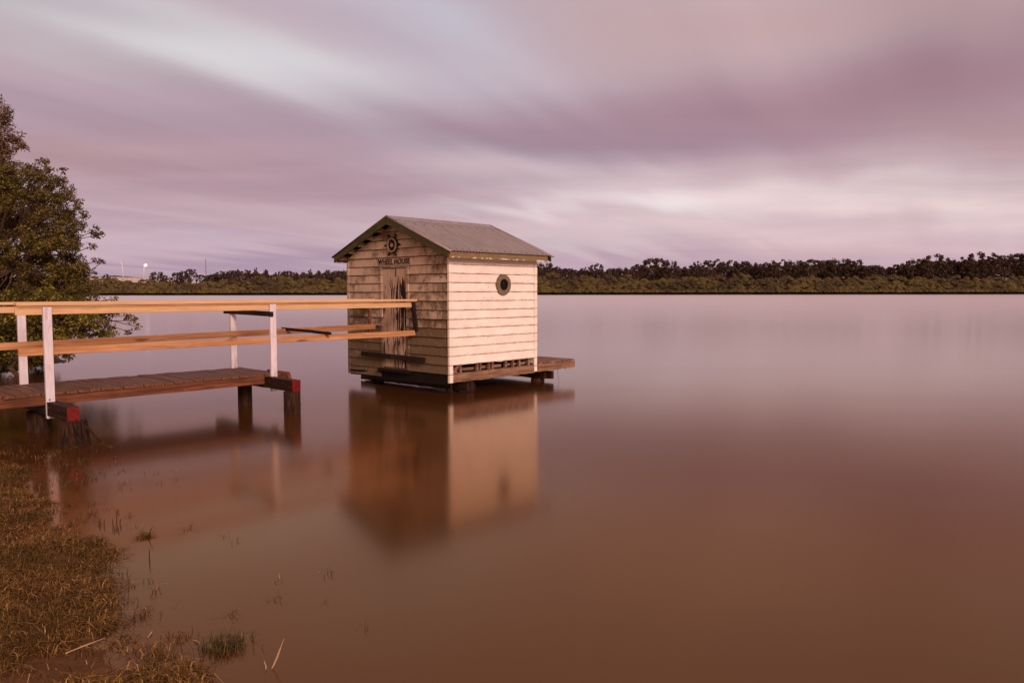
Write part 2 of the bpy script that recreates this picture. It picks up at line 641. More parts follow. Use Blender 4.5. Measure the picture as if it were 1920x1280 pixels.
def gable_wall(y, face, name, door):
    mb = MB()
    base_l, base_r = 0.193, 0.353
    n0 = 13
    for i in range(-n0, 7):
        z0 = 2.273 + i * EXPO
        z1 = z0 + EXPO
        top = RIDGE_Z - 0.09
        if z0 > top - 0.04:
            continue
        z1 = min(z1, top - 0.012)
        def lim(z):
            h = (top - z) / SLOPE
            return max(-GW, -GW / 2 - h), min(0.0, -GW / 2 + h)
        l0, r0 = lim(z0)
        l1, r1 = lim(z1 + 0.01)
        if z0 < 2.273 - 0.01 and door:
            board_run(mb, l0, -1.875, z0, z1, 'x', 1, y)
            if z0 > base_r - 0.02:
                board_run(mb, -1.05, r0, z0, z1, 'x', 1, y)
        else:
            if z0 < base_r - 0.02:
                continue
            board_run(mb, l0, r0, z0, z1, 'x', 1, y, l1, r1)
    # stud lining behind the boards
    if door:
        top = RIDGE_Z - 0.10
        hz = top - SLOPE * GW / 2
        mb.prism([(-GW + 0.02, 0.24), (-0.02, 0.40), (-0.02, hz), (-GW / 2, top - 0.02), (-GW + 0.02, hz)], y + 0.0, y + 0.05)
    return mb


hb = gable_wall(0.0, 1, 'gable_wall', True).build('gable_wall', 'gable_paint', hut)
tag(hb, 'mildewed grey brown weatherboard gable wall with the door')
mb = MB()
top = RIDGE_Z - 0.10
hz = top - SLOPE * GW / 2
mb.prism([(-GW + 0.02, 0.40), (-0.02, 0.40), (-0.02, hz), (-GW / 2, top - 0.02), (-GW + 0.02, hz)], SL - 0.05, SL)
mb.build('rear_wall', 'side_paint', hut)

# side wall facing the viewer's right
mb = MB()
for i in range(12):
    z0 = 0.513 + i * EXPO
    board_run(mb, 0.055, SL - 0.055, z0, min(z0 + EXPO, 2.42), 'y', 1, 0.0, seg=10, jz=0.0045)
mb.box(-0.05, 0.0, 0.03, SL - 0.03, 0.53, 2.42)
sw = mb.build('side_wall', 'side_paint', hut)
tag(sw, 'bright white weatherboard wall with rust specks and a porthole')
mb = MB()
mb.box(-GW, -GW + 0.04, 0.03, SL - 0.03, 0.30, 2.42)
mb.build('side_wall', 'gable_paint', hut)
# nail heads
mb = MB()
for y, rr in ((0.42, 1.5), (1.05, 1.2), (1.50, 1.0), (1.86, 1.0), (0.75, 0.7)):
    for i in range(12):
        if random.random() < (0.75 if i < 5 else 0.3):
            z = 0.513 + i * EXPO + 0.028
            r = 0.0085 * random.uniform(0.6, 1.1) * (rr if i < 2 else 0.8)
            yy = y + random.uniform(-0.015, 0.015)
            mb.tube([(0.015, yy, z), (0.0285, yy, z)], [r, r], 6)
nails = mb.build('nail_heads', 'rust', hut)
nails['kind'] = 'stuff'

# corner boards
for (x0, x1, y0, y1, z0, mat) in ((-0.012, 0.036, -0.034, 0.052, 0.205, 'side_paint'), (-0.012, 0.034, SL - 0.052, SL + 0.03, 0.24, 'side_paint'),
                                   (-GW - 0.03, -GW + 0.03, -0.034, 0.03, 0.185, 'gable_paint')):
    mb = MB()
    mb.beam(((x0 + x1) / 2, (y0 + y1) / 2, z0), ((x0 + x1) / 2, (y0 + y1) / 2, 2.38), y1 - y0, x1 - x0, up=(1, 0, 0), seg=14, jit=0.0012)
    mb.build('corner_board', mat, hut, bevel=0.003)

# door, its frame
mb = MB()
xs = [-1.815 + i * (0.70 / 5) for i in range(6)]
for i in range(5):
    d = random.uniform(-0.003, 0.003)
    mb.box(xs[i] + 0.003, xs[i + 1] - 0.003, -0.020 + d, 0.004, 0.385, 2.225)
dr = mb.build('door', 'door', hut, bevel=0.002)
tag(dr, 'narrow plank door with long flakes of peeling paint')
mb = MB()
mb.box(-1.876, -1.818, -0.040, 0.0, 0.36, 2.24)
mb.box(-1.112, -1.050, -0.040, 0.0, 0.36, 2.24)
mb.box(-1.885, -1.040, -0.046, 0.0, 2.2425, 2.272)
mb.build('door_frame', 'gable_paint', hut, bevel=0.003)
mb = MB()
mb.box(-1.90, -1.02, -0.10, 0.0, 0.300, 0.345)
mb.build('door_sill', 'floor_dark', hut, bevel=0.004)
mb = MB()
mb.beam((-0.575, -0.075, 0.575), (-2.42, -0.075, 0.600), 0.035, 0.092, seg=12, jit=0.003)
bb = mb.build('barrier_board', 'brace_dark', hut)
tag(bb, 'dark board nailed across the foot of the door')

# sign lettering
def text_mesh(body, size, depth=0.004):
    cu = bpy.data.curves.new('sign_lettering', 'FONT')
    cu.body = body
    cu.size = size
    cu.extrude = depth
    cu.offset = 0.0022
    cu.resolution_u = 3
    cu.align_x = 'CENTER'
    cu.align_y = 'CENTER'
    cu.space_character = 1.12
    cu.space_word = 0.95
    ob = bpy.data.objects.new('tmp_text', cu)
    COL.objects.link(ob)
    bpy.context.view_layer.update()
    me = bpy.data.meshes.new_from_object(ob.evaluated_get(bpy.context.evaluated_depsgraph_get()))
    bpy.data.objects.remove(ob)
    return me


mb = MB()
mb.box(-1.945, -0.985, -0.034, -0.004, 2.292, 2.400)
sb = mb.build('sign_board', 'sign_timber', hut, bevel=0.002)
me = text_mesh('WHEEL HOUSE', 0.116)
xsn = [v.co.x for v in me.vertices]
wd = max(xsn) - min(xsn)
k = 0.92 / wd
for v in me.vertices:
    j = math.sin(v.co.x * 40) * 0.003
    v.co = Vector((v.co.x * k + (v.co.y) * 0.12, -v.co.z, v.co.y * 1.18 + j))
me.materials.append(M['letter_paint'])
le = bpy.data.objects.new('lettering', me)
le.location = (-1.462, -0.0375, 2.346)
COL.objects.link(le)
le.parent = sb
mb = MB()
mb.box(-1.447, -1.441, -0.037, -0.033, 2.297, 2.385)
mb.build('board_joint', 'brace_dark', sb)

# ship's wheel emblem above the door
wh = empty('ship_wheel', (-1.478, -0.045, 2.652))
wh.parent = hut
mb = MB()
def ring(mb, r0, r1, y0, y1, n=28):
    vs, fs = [], []
    for i in range(n):
        a = 2 * math.pi * i / n
        for r, y in ((r0, y0), (r1, y0), (r1, y1), (r0, y1)):
            vs.append((math.cos(a) * r, y, math.sin(a) * r))
    for i in range(n):
        j = (i + 1) % n
        for k in range(4):
            fs.append((i * 4 + k, i * 4 + (k + 1) % 4, j * 4 + (k + 1) % 4, j * 4 + k))
    mb.add(vs, fs)
ring(mb, 0.105, 0.135, -0.030, 0.010)
mb.build('wheel_rim', 'worn_timber_light', wh, bevel=0.002)
mb = MB()
ring(mb, 0.135, 0.150, -0.016, 0.010)
ring(mb, 0.078, 0.105, -0.012, 0.010)
mb.build('wheel_band', 'black_iron', wh)
mb = MB()
for a in (60, 122, 180, 238, 300, 2):
    ca, sa = math.cos(R(a)), math.sin(R(a))
    mb.tube([(ca * 0.03, -0.008, sa * 0.03), (ca * 0.15, -0.008, sa * 0.15), (ca * 0.165, -0.008, sa * 0.165), (ca * 0.195, -0.008, sa * 0.195), (ca * 0.222, -0.008, sa * 0.222)],
            [0.016, 0.014, 0.012, 0.021, 0.016], 8)
mb.build('wheel_spokes', 'black_iron', wh, smooth=True)
mb = MB()
mb.tube([(0, 0.008, 0), (0, -0.030, 0)], [0.046, 0.036], 14)
mb.build('wheel_hub', 'worn_timber_light', wh)

# porthole
ph = empty('porthole', (0.0, 1.333, 1.921), R(90))
ph.parent = hut
mb = MB()
ring(mb, 0.108, 0.190, -0.058, 0.0, 40)
mb.build('porthole_frame', 'porthole_ring', ph, bevel=0.004)
mb = MB()
ring(mb, 0.092, 0.1075, -0.048, 0.0, 40)
mb.build('inner_rim', 'black_iron', ph)
mb = MB()
mb.tube([(0, -0.027, 0), (0, -0.032, 0)], [0.095, 0.095], 32)
mb.build('pane', 'glass', ph)

# roof sheets
mb = MB()
Y0, Y1 = -0.185, 2.50
PW = 0.076
ny = int((Y1 - Y0) / PW * 8)
for s in (1, -1):
    vs, fs = [], []
    for lay in (0, 1):
        for i in range(ny + 1):
            y = Y0 + (Y1 - Y0) * i / ny
            h = 0.0155 * math.sin(2 * math.pi * (y - Y0) / PW) - lay * 0.002
            for q in range(5):
                t = q / 4
                x = -GW / 2 + s * (0.02 + (GW / 2 + EAVE_X + 0.010 - 0.02) * t)
                vs.append((x, y, roof_z(x) + 0.012 + h))
    n1 = (ny + 1) * 5
    for lay in (0, 1):
        for i in range(ny):
            for q in range(4):
                a = lay * n1 + i * 5 + q
                fs.append((a, a + 1, a + 6, a + 5) if (s > 0) == (lay == 0) else (a, a + 5, a + 6, a + 1))
    for i in range(ny):
        a = i * 5 + 4
        fs.append((a, a + n1, a + n1 + 5, a + 5))
    mb.add(vs, fs)
roof = mb.build('roof', 'roof', hut, smooth=False)
tag(roof, 'grey pink corrugated iron roof sheets')
mb = MB()
for s in (1,):
    for x, off, st in ((EAVE_X - 0.06, 0.5, 1), (-0.52, 1.0, 3), (-1.10, 1.5, 3)):
        y = Y0 + PW * (0.25 + off)
        c = 0
        while y < Y1 - 0.05:
            z = roof_z(x) + 0.022
            mb.tube([(x, y, z - 0.004), (x + 0.004, y, z + 0.008)], [0.009, 0.007], 6)
            y += PW * (2 if st == 1 else 3)
sc = mb.build('roof_screws', 'screw', roof)
sc['kind'] = 'stuff'
mb = MB()
cz = 0.030
vs = []
n = 14
for y in (Y0 - 0.03, Y1 + 0.01):
    pass
prof = [(-0.19, -0.19 * SLOPE + cz - 0.004), (-0.18, -0.18 * SLOPE + cz), (-0.04, -0.04 * SLOPE + cz), (-0.02, cz + 0.004), (0.02, cz + 0.004), (0.04, -0.04 * SLOPE + cz),
        (0.18, -0.18 * SLOPE + cz), (0.19, -0.19 * SLOPE + cz - 0.004)]
outer = [(-GW / 2 + p[0], RIDGE_Z + p[1]) for p in prof]
inner = [(-GW / 2 + p[0], RIDGE_Z + p[1] - 0.003) for p in reversed(prof)]
mb.prism(outer + inner, Y0 - 0.005, Y1 + 0.01)
mb.build('ridge_cap', 'verge_cap', roof)
# verge roll along both gables, barge boards below
for (y, nm) in ((Y0 - 0.015, 'front'), (Y1 + 0.01, 'rear')):
    for s in (1, -1):
        mb = MB()
        x1 = -GW / 2 + s * (GW / 2 + EAVE_X + 0.05)
        mb.tube([(-GW / 2, y, RIDGE_Z + 0.018), (x1, y, roof_z(x1) + 0.018)], [0.021, 0.021], 8)
        mb.build('verge_roll', 'verge_cap' if s > 0 else 'barge_green', roof, smooth=True)
        mb = MB()
        xa, xb = -GW / 2, -GW / 2 + s * (GW / 2 + EAVE_X - 0.012)
        za, zb = RIDGE_Z - 0.006, roof_z(xb) - 0.006
        dy = 0.012
        poly = [(xa, za), (xb, zb), (xb, zb - 0.105), (xa, za - 0.118)]
        if s < 0:
            poly = list(reversed(poly))
        mb.prism(poly, y - dy, y + dy)
        mb.build('barge_board', 'barge_green', hut, bevel=0.002)
# fascias
for x in (EAVE_X - 0.015, -GW - EAVE_X + 0.015):
    mb = MB()
    mb.beam((x, Y0 + 0.002, 2.418), (x, 2.40, 2.418), 0.022, 0.100, seg=16, jit=0.001)
    mb.build('fascia_board', 'fascia', hut)
# purlin ends under the front verge and soffit lining
for s in (1, -1):
    for q in range(6):
        t = 0.04 + q * 0.185
        x = -GW / 2 + s * (GW / 2 + EAVE_X - 0.05) * t
        z = roof_z(x) - 0.050
        mb = MB()
        mb.box(x - 0.03, x + 0.03, Y0 + 0.012, 2.42, z - 0.055, z + 0.022)
        mb.build('purlin', 'worn_timber_light', hut)
mb = MB()
for s in (1, -1):
    xa, xb = -GW / 2, -GW / 2 + s * (GW / 2 + EAVE_X - 0.02)
    poly = [(xa, RIDGE_Z - 0.008), (xb, roof_z(xb) - 0.008), (xb, roof_z(xb) - 0.018), (xa, RIDGE_Z - 0.018)]
    mb.prism(poly if s > 0 else list(reversed(poly)), Y0 + 0.013, 2.44)
mb.build('roof_lining', 'floor_dark', hut)

# floor frame open under the side wall
mb = MB()
mb.beam((-0.030, 0.05, 0.282), (-0.020, SL - 0.03, 0.292), 0.085, 0.155, seg=22, jit=0.006)
mb.build('floor_beam', 'frame_weathered', hut)
mb = MB()
mb.beam((0.0, SL + 0.035, 0.305), (0.03, SL + 1.17, 0.315), 0.10, 0.15, seg=14, jit=0.009)
mb.build('floor_beam', 'frame_weathered', hut)
for y, w, tl in ((0.30, 0.035, 0.0), (0.115, 0.05, 0.16), (0.72, 0.05, 0.0), (0.80, 0.03, 0.01), (1.12, 0.045, 0.0), (1.02, 0.03, 0.0), (1.47, 0.045, 0.015), (1.68, 0.03, 0.0), (1.86, 0.045, 0.0), (2.13, 0.05, 0.0)):
    mb = MB()
    mb.beam((-0.055, y, 0.355), (-0.055, y + tl, 0.535), w, 0.045, up=(1, 0, 0), seg=3, jit=0.002)
    mb.build('stud', 'frame_weathered', hut)
mb = MB()
mb.tube([(0.015, 0.04, 0.385), (0.01, 0.16, 0.380)], [0.022, 0.020], 8, jit=0.1)
mb.build('broken_rail', 'frame_weathered', hut)
mb = MB()
mb.box(-GW + 0.05, -0.10, 0.06, SL - 0.06, 0.345, 0.375)
for i in range(6):
    y = 0.2 + i * 0.38
    mb.box(-GW + 0.05, -0.078, y, y + 0.05, 0.21, 0.344)
mb.build('floor', 'floor_dark', hut)
for i in range(3):
    mb = MB()
    y0 = 0.22 + i * 0.7
    mb.beam((-0.16, y0, 0.41), (-0.14, y0 + 0.5, 0.405), 0.05, 0.05, seg=4, jit=0.004)
    mb.build('nogging', 'frame_weathered', hut)
mb = MB()
mb.beam((-GW + 0.03, 0.0, 0.215), (-1.9, 0.01, 0.235), 0.05, 0.10, seg=8, jit=0.004)
mb.beam((-2.0, 0.01, 0.225), (-0.02, 0.0, 0.255), 0.06, 0.17, seg=12, jit=0.006)
mb.build('front_joist', 'floor_dark', hut)
# bearers on stumps
for y, x0, z in ((0.46, -GW - 0.15, 0.10), (2.70, -GW + 0.1, 0.13)):
    for dy in (-0.045, 0.062):
        mb = MB()
        mb.beam((0.035 if y < 1 else -0.02 + dy, y + dy, z), (x0, y + dy, z), 0.09, 0.15, seg=18, jit=0.006)
        mb.build('bearer', 'frame_weathered' if False else 'beam_dark', hut)
for x, y, r in ((-0.42, 0.46, 0.12), (-2.62, 0.44, 0.14), (-0.28, 2.68, 0.14), (-2.45, 2.68, 0.13)):
    mb = MB()
    mb.tube([(x, y, -1.2), (x, y, 0.0), (x, y, 0.055)], [r, r, r * 0.95], 12, jit=0.06)
    mb.build('stump', 'pile', hut)
mb = MB()
mb.beam((0.015, 0.01, 0.30), (0.01, 0.03, -0.6), 0.022, 0.03, up=(1, 0, 0), seg=6, jit=0.002)
mb.build('hanging_stick', 'brace_dark', hut)
# rear landing
mb = MB()
for i in range(9):
    y = SL + 0.06 + i * 0.123
    mb.beam((0.055 + random.uniform(-0.02, 0.02), y + 0.05, 0.402), (-GW + 0.2, y + 0.05, 0.402), 0.112, 0.028, seg=8, jit=0.0025)
ld = mb.build('landing_boards', 'frame_weathered', hut)
mb = MB()
mb.beam((-0.9, SL + 0.05, 0.31), (-0.9, SL + 1.12, 0.31), 0.07, 0.13, seg=6, jit=0.004)
mb.beam((-2.2, SL + 0.05, 0.31), (-2.2, SL + 1.12, 0.31), 0.07, 0.13, seg=6, jit=0.004)
mb.beam((0.06, SL + 1.16, 0.335), (-GW + 0.2, SL + 1.16, 0.335), 0.05, 0.10, seg=8, jit=0.005)
mb.build('landing_joist', 'frame_weathered', hut)
for (x, y, l) in ((0.07, SL + 0.62, 0.28), (0.06, SL + 0.86, 0.06), (0.06, SL + 1.0, 0.05), (0.0, SL + 0.66, 0.05)):
    mb = MB()
    pts = [(x, y, 0.25)]
    for q in range(5):
        pts.append((x + random.uniform(-0.01, 0.01), y + 0.012 * q + random.uniform(-0.01, 0.01), 0.25 - l * (q + 1) / 5))
    mb.tube(pts, [0.003] * 6, 4)
    mb.build('trailing_twine', 'brace_dark', hut)

# ------------------------------------------------------------------ the jetty (same frame as the hut, its own thing)
JO = (-1.45, -4.6, 0.0)
rot = Matrix.Rotation(HUT_RZ, 3, 'Z')
jl = Vector(HUT_LOC) + rot @ Vector(JO)
jetty = empty('jetty', jl, HUT_RZ)
tag(jetty, 'narrow timber jetty with pine handrails and white posts, its last span without deck', 'jetty')


def J(mb, name, mat, parent=jetty, **kw):
    return mb.build(name, mat, parent, off=JO, **kw)


DK = 0.545
WL = -10.5
# deck boards
mb = MB()
y = WL
while y < -2.80:
    w = 0.128
    mb.beam((-0.845 + random.uniform(-0.012, 0.012), y + w / 2, DK - 0.017 + random.uniform(-0.004, 0.004)),
            (-2.12 + random.uniform(-0.012, 0.012), y + w / 2, DK - 0.017 + random.uniform(-0.004, 0.004)), w, 0.034, seg=6, jit=0.0022)
    y += w + 0.008 + random.uniform(0, 0.004)
mb.beam((-0.80, -2.70, DK - 0.02), (-1.25, -2.72, DK - 0.01), 0.10, 0.05, seg=4, jit=0.012)
J(mb, 'deck_boards', 'deck_timber')
for x, nm in ((-0.89, 1), (-1.5, 0), (-2.07, 0)):
    mb = MB()
    mb.beam((x, WL, 0.445), (x, -2.77, 0.452), 0.05, 0.118, seg=30, jit=0.003)
    J(mb, 'edge_beam' if nm else 'joist', 'beam_red')
mb = MB()
mb.beam((-0.86, -2.75, 0.44), (-0.72, -2.70, 0.50), 0.05, 0.10, seg=3, jit=0.01)
J(mb, 'broken_beam_end', 'beam_red')
for yy, zc in ((-2.98, 0.418), (-5.97, 0.352)):
    cb = MB()
    cb.beam((-0.085, yy, zc), (-2.45, yy, zc), 0.125, 0.165, seg=14, jit=0.0035)
    c = J(cb, 'crossbeam', 'beam_dark')
    cp = MB()
    cp.beam((-0.072, yy, zc), (-0.088, yy, zc), 0.134, 0.172, seg=2, jit=0.003)
    e = J(cp, 'painted_end', 'red', parent=c, bevel=0.006)
    for dx in (-0.36, -0.72):
        bolts = MB()
        bolts.tube([(dx, yy - 0.055, zc + 0.02), (dx, yy - 0.074, zc + 0.02)], [0.012, 0.011], 8)
        J(bolts, 'bolt', 'screw', parent=c)


def pile(x, y, r, top, flare=1.0, sx=0.0):
    mb = MB()
    n = 26
    vs, fs = [], []
    zs = [-1.0, -0.1, 0.0, 0.05, 0.1, 0.16, 0.22, top - 0.02, top]
    ph_ = [random.uniform(0, 6.28) for _ in range(4)]
    for z in zs:
        t = max(0, min(1, z / max(top, 0.01)))
        for k in range(n):
            a = 2 * math.pi * k / n
            rr = r * (1 + 0.05 * math.sin(3 * a + ph_[0]) + 0.05 * math.sin(7 * a + ph_[1]) + 0.035 * (k % 2))
            rr *= flare + (1 - flare) * t
            vs.append((x + math.cos(a) * rr + sx * (1 - t), y + math.sin(a) * rr, z))
    for i in range(len(zs) - 1):
        for k in range(n):
            fs.append((i * n + k, i * n + (k + 1) % n, (i + 1) * n + (k + 1) % n, (i + 1) * n + k))
    fs.append(tuple(range((len(zs) - 1) * n, len(zs) * n)))
    mb.add(vs, fs)
    p = J(mb, 'pile', 'pile')
    return p


p1 = pile(-0.19, -2.98, 0.115, 0.334)
p2 = pile(-1.59, -2.98, 0.105, 0.334)
p3 = pile(-0.08, -5.98, 0.140, 0.270, 1.22)
p4 = pile(-1.33, -5.97, 0.13, 0.268, 1.05)
# splinters peeling off the near pile, and one beam end
mb = MB()
for q in range(9):
    a = R(random.uniform(-70, 60))
    x, y = -0.08 + math.cos(a) * 0.155, -5.98 + math.sin(a) * 0.155
    l = random.uniform(0.12, 0.34)
    dx = random.uniform(0.01, 0.06)
    mb.beam((x - 0.01, y, l), (x + dx, y + dx, -0.02), 0.018, 0.008, seg=3, jit=0.003, taper=0.6)
mb.beam((0.02, -5.88, 0.22), (0.14, -5.72, -0.03), 0.05, 0.02, seg=4, jit=0.005, taper=0.5)
J(mb, 'splinters', 'pile', parent=p3)['kind'] = 'stuff'
mb = MB()
for q in range(14):
    a = R(random.uniform(-150, 60))
    x, y = -0.19 + math.cos(a) * 0.12, -2.98 + math.sin(a) * 0.12
    z = random.uniform(0.08, 0.28)
    mb.tube([(x, y, z), (x + math.cos(a) * 0.03, y + math.sin(a) * 0.03, z + 0.01), (x + math.cos(a) * 0.05, y + math.sin(a) * 0.05, z - 0.02)], [0.002, 0.002, 0.001], 4)
J(mb, 'bark_fibres', 'pile', parent=p1)['kind'] = 'stuff'

# posts
def post(x0, x1, y, z0, z1, lean=0.0):
    mb = MB()
    mb.beam(((x0 + x1) / 2, y, z0), ((x0 + x1) / 2 + lean, y, z1), 0.100, x1 - x0, up=(1, 0, 0), seg=8, jit=0.0008)
    return J(mb, 'post', 'post_paint', bevel=0.004)


post(-0.852, -0.806, -2.905, 0.275, 1.606)
post(-0.852, -0.806, -5.985, 0.225, 1.606)
post(-2.092, -2.046, -2.90, 0.49, 1.50)
post(-2.092, -2.046, -5.93, 0.52, 1.50)
post(-2.092, -2.046, -9.0, 0.49, 1.50)
for y0 in (-2.905, -5.985):
    for dy, zb_ in ((-0.015, 0.46), (0.028, 0.41)):
        mb = MB()
        mb.tube([(-0.812, y0 + dy, zb_), (-0.800, y0 + dy, zb_)], [0.010, 0.009], 8)
        J(mb, 'post_bolt', 'screw')

# handrails: flat cap over a board on edge
def rail(name, x, y0, y1, z0, z1, w, h, mat, seg=40, jit=0.0012):
    mb = MB()
    mb.beam((x, y0, z0), (x, y1, z1), w, h, seg=seg, jit=jit)
    return J(mb, name, mat, bevel=0.004)


for x, y0, y1, s in ((-0.872, -6.32, -0.045, 1), (-2.020, -10.4, -0.10, 0)):
    hr = rail('handrail', x, y0, y1, 1.556, 1.560, 0.038, 0.088, 'pine_cap')
    mb = MB()
    ym = -2.2
    mb.beam((x + 0.02, y0, 1.640), (x + 0.02, y1, 1.640), 0.125, 0.040, seg=40, jit=0.0008)
    mb.build('rail_cap', 'pine_cap', jetty, off=JO, bevel=0.008)
rail('mid_rail', -0.872, -6.30, 0.05 - 0.09, 1.060, 1.050, 0.038, 0.094, 'pine')
rail('mid_rail', -2.020, -10.4, -0.05, 1.030, 1.135, 0.038, 0.098, 'pine')

# dark bracing timbers
mb = MB()
mb.beam((-0.785, -2.94, 1.455), (-2.28, -2.93, 1.475), 0.045, 0.075, seg=8, jit=0.002)
tag(J(mb, 'crosspiece', 'brace_dark'), 'dark crosspiece under the handrails at the end of the deck')
mb = MB()
mb.beam((-0.842, -0.03, 1.075), (-0.845, -0.11, 1.60), 0.055, 0.075, up=(1, 0, 0), seg=6, jit=0.002)
J(mb, 'hanger', 'brace_dark')
mb = MB()
mb.beam((-2.045, -0.16, 1.02), (-2.045, -0.16, 1.56), 0.05, 0.05, up=(1, 0, 0), seg=6, jit=0.002)
J(mb, 'hanger', 'deck_timber')
# loose stick lying across the two mid rails
sx = empty('loose_stick', Vector(HUT_LOC) + rot @ Vector((-0.75, -1.98, 1.12)), HUT_RZ)
mb = MB()
mb.beam((-0.73, -1.94, 1.122), (-2.12, -1.96, 1.160), 0.045, 0.045, seg=8, jit=0.003)
st = mb.build('stick_timber', 'brace_dark', sx, off=(-0.75, -1.98, 1.12))
tag(sx, 'short dark stick lying across both mid rails beyond the deck', 'stick')

# ------------------------------------------------------------------ ground, bank, water
# shoreline polyline (world xy) from the pixels of the grass edge
def on_z(u, v, z=0.0):
    a = pt(u, v, 1.0) - Vector((0, 0, CAM_H))
    k = (z - CAM_H) / a.z
    return (a.x * k, a.y * k)


shore_px = [(0, 882), (60, 922), (140, 985), (205, 1035), (228, 1100), (262, 1170), (310, 1280)]
shore = [on_z(*p) for p in shore_px]
shore = [(-14.0, 13.5), (-8.0, 9.6)] + shore + [(-1.2, 2.6), (-0.6, 1.4), (0.6, 0.5), (4.0, -0.4), (14.0, -1.0)]
SH = np.array(shore)


def shore_dist(P):
    """Signed distance to the shoreline: positive on the bank."""
    A = SH[:-1][None]
    B = SH[1:][None]
    D = B - A
    Q = P[:, None, :]
    t = np.clip(((Q - A) * D).sum(2) / (D * D).sum(2), 0, 1)
    C = A + D * t[..., None]
    dd = np.sqrt(((Q - C) ** 2).sum(2))
    i = dd.argmin(1)
    r = np.arange(len(P))
    Dm = D[0][i]
    Am = A[0][i]
    cr = Dm[:, 0] * (P[:, 1] - Am[:, 1]) - Dm[:, 1] * (P[:, 0] - Am[:, 0])
    return np.where(cr < 0, 1, -1) * dd[r, i] + (vnoise(P, 0.7, 21) - 0.5) * 0.45 + (vnoise(P, 0.23, 22) - 0.5) * 0.16


def vnoise(P, s, seed=0):
    """Smooth value noise in 2D."""
    rs = np.random.RandomState(seed)
    T = rs.rand(64, 64)
    q = P / s
    i = np.floor(q).astype(int)
    f = q - i
    f = f * f * (3 - 2 * f)
    g = lambda a, b: T[(i[:, 0] + a) % 64, (i[:, 1] + b) % 64]
    return (g(0, 0) * (1 - f[:, 0]) + g(1, 0) * f[:, 0]) * (1 - f[:, 1]) + (g(0, 1) * (1 - f[:, 0]) + g(1, 1) * f[:, 0]) * f[:, 1]


def ground_h(P):
    d = shore_dist(P)
    h = np.where(d > 0, 0.16 * (1 - np.exp(-d / 1.6)), d * 0.10)
    h = np.maximum(h, -1.6)
    h = h + (vnoise(P, 0.55, 1) - 0.5) * 0.055 + (vnoise(P, 0.17, 2) - 0.5) * 0.022
    return h - 0.012


def grid(name, x0, x1, y0, y1, nx, ny, hf, mat):
    X, Y = np.meshgrid(np.linspace(x0, x1, nx), np.linspace(y0, y1, ny))
    P = np.stack([X.ravel(), Y.ravel()], 1)
    H = hf(P)
    V = np.column_stack([P, H])
    idx = np.arange(nx * ny).reshape(ny, nx)
    Fc = np.stack([idx[:-1, :-1], idx[:-1, 1:], idx[1:, 1:], idx[1:, :-1]], -1).reshape(-1, 4)
    me = bpy.data.meshes.new(name)
    me.from_pydata(V.tolist(), [], Fc.tolist())
    me.materials.append(M[mat])
    me.polygons.foreach_set('use_smooth', [True] * len(me.polygons))
    o = bpy.data.objects.new(name, me)
    COL.objects.link(o)
    o['kind'] = 'structure'
    return o


grid('river_bank', -16, 14, -6, 15, 300, 210, ground_h, 'mud')
mb = MB()
mb.add([(-5000, -3000, -1.9), (5000, -3000, -1.9), (5000, 512, -1.9), (-5000, 512, -1.9), (5000, 520, 0.6), (-5000, 520, 0.6), (5000, 552, 5.5), (-5000, 552, 5.5), (5000, 618, 9.0), (-5000, 618, 9.0), (5000, 5000, 12), (-5000, 5000, 12)],
       [(0, 1, 2, 3), (3, 2, 4, 5), (5, 4, 6, 7), (7, 6, 8, 9), (9, 8, 10, 11)])
tag(mb.build('ground', 'far_land'), kind='structure')
mb = MB()
mb.add([(-5000, -3000, 0), (5000, -3000, 0), (5000, 516, 0), (-5000, 516, 0)], [(0, 1, 2, 3)])
tag(mb.build('water', 'water'), kind='structure')

# bank behind the left trees
def left_land(P):
    d = (-11.2 - P[:, 0] - np.maximum(P[:, 1] - 20, 0) * 0.9) * 0.8
    return np.clip(d * 0.12, -0.8, 0.7) + (vnoise(P, 1.3, 4) - 0.5) * 0.08 - 0.03


grid('left_bank', -60, -6, 13.2, 80, 60, 60, left_land, 'mud')


# ------------------------------------------------------------------ leaves and blades
def quads_mesh(name, V, mat, parent=None, n=4, smooth=False):
    """V: (N, n, 3) faces, each its own island."""
    N = len(V)
    me = bpy.data.meshes.new(name)
    me.vertices.add(N * n)
    me.vertices.foreach_set('co', V.reshape(-1).astype(np.float32))
    me.loops.add(N * n)
    me.loops.foreach_set('vertex_index', np.arange(N * n, dtype=np.int32))
    me.polygons.add(N)
    me.polygons.foreach_set('loop_start', np.arange(0, N * n, n, dtype=np.int32))
    me.polygons.foreach_set('loop_total', np.full(N, n, dtype=np.int32))
    me.materials.append(M[mat])
    me.update(calc_edges=True)
    me.validate()
    o = bpy.data.objects.new(name, me)
    COL.objects.link(o)
    if parent:
        o.parent = parent
    return o


def unit(a):
    return a / np.maximum(np.linalg.norm(a, axis=-1, keepdims=True), 1e-9)


def leaf_quads(C, Nrm, size, aspect, rs, jitter=0.8):
    """Leaf shaped rhombs at C, facing about Nrm."""
    n = len(C)
    nr = unit(Nrm + rs.normal(size=(n, 3)) * jitter)
    a = unit(np.cross(nr, rs.normal(size=(n, 3))))
    b = np.cross(nr, a)
    s = size * rs.uniform(0.6, 1.35, (n, 1))
    tip = C + a * s
    base = C - a * s
    l = C + b * s * aspect - a * s * 0.1
    r = C - b * s * aspect - a * s * 0.1
    return np.stack([base, r, tip, l], 1)


# --- grass on the bank
rs = np.random.RandomState(3)


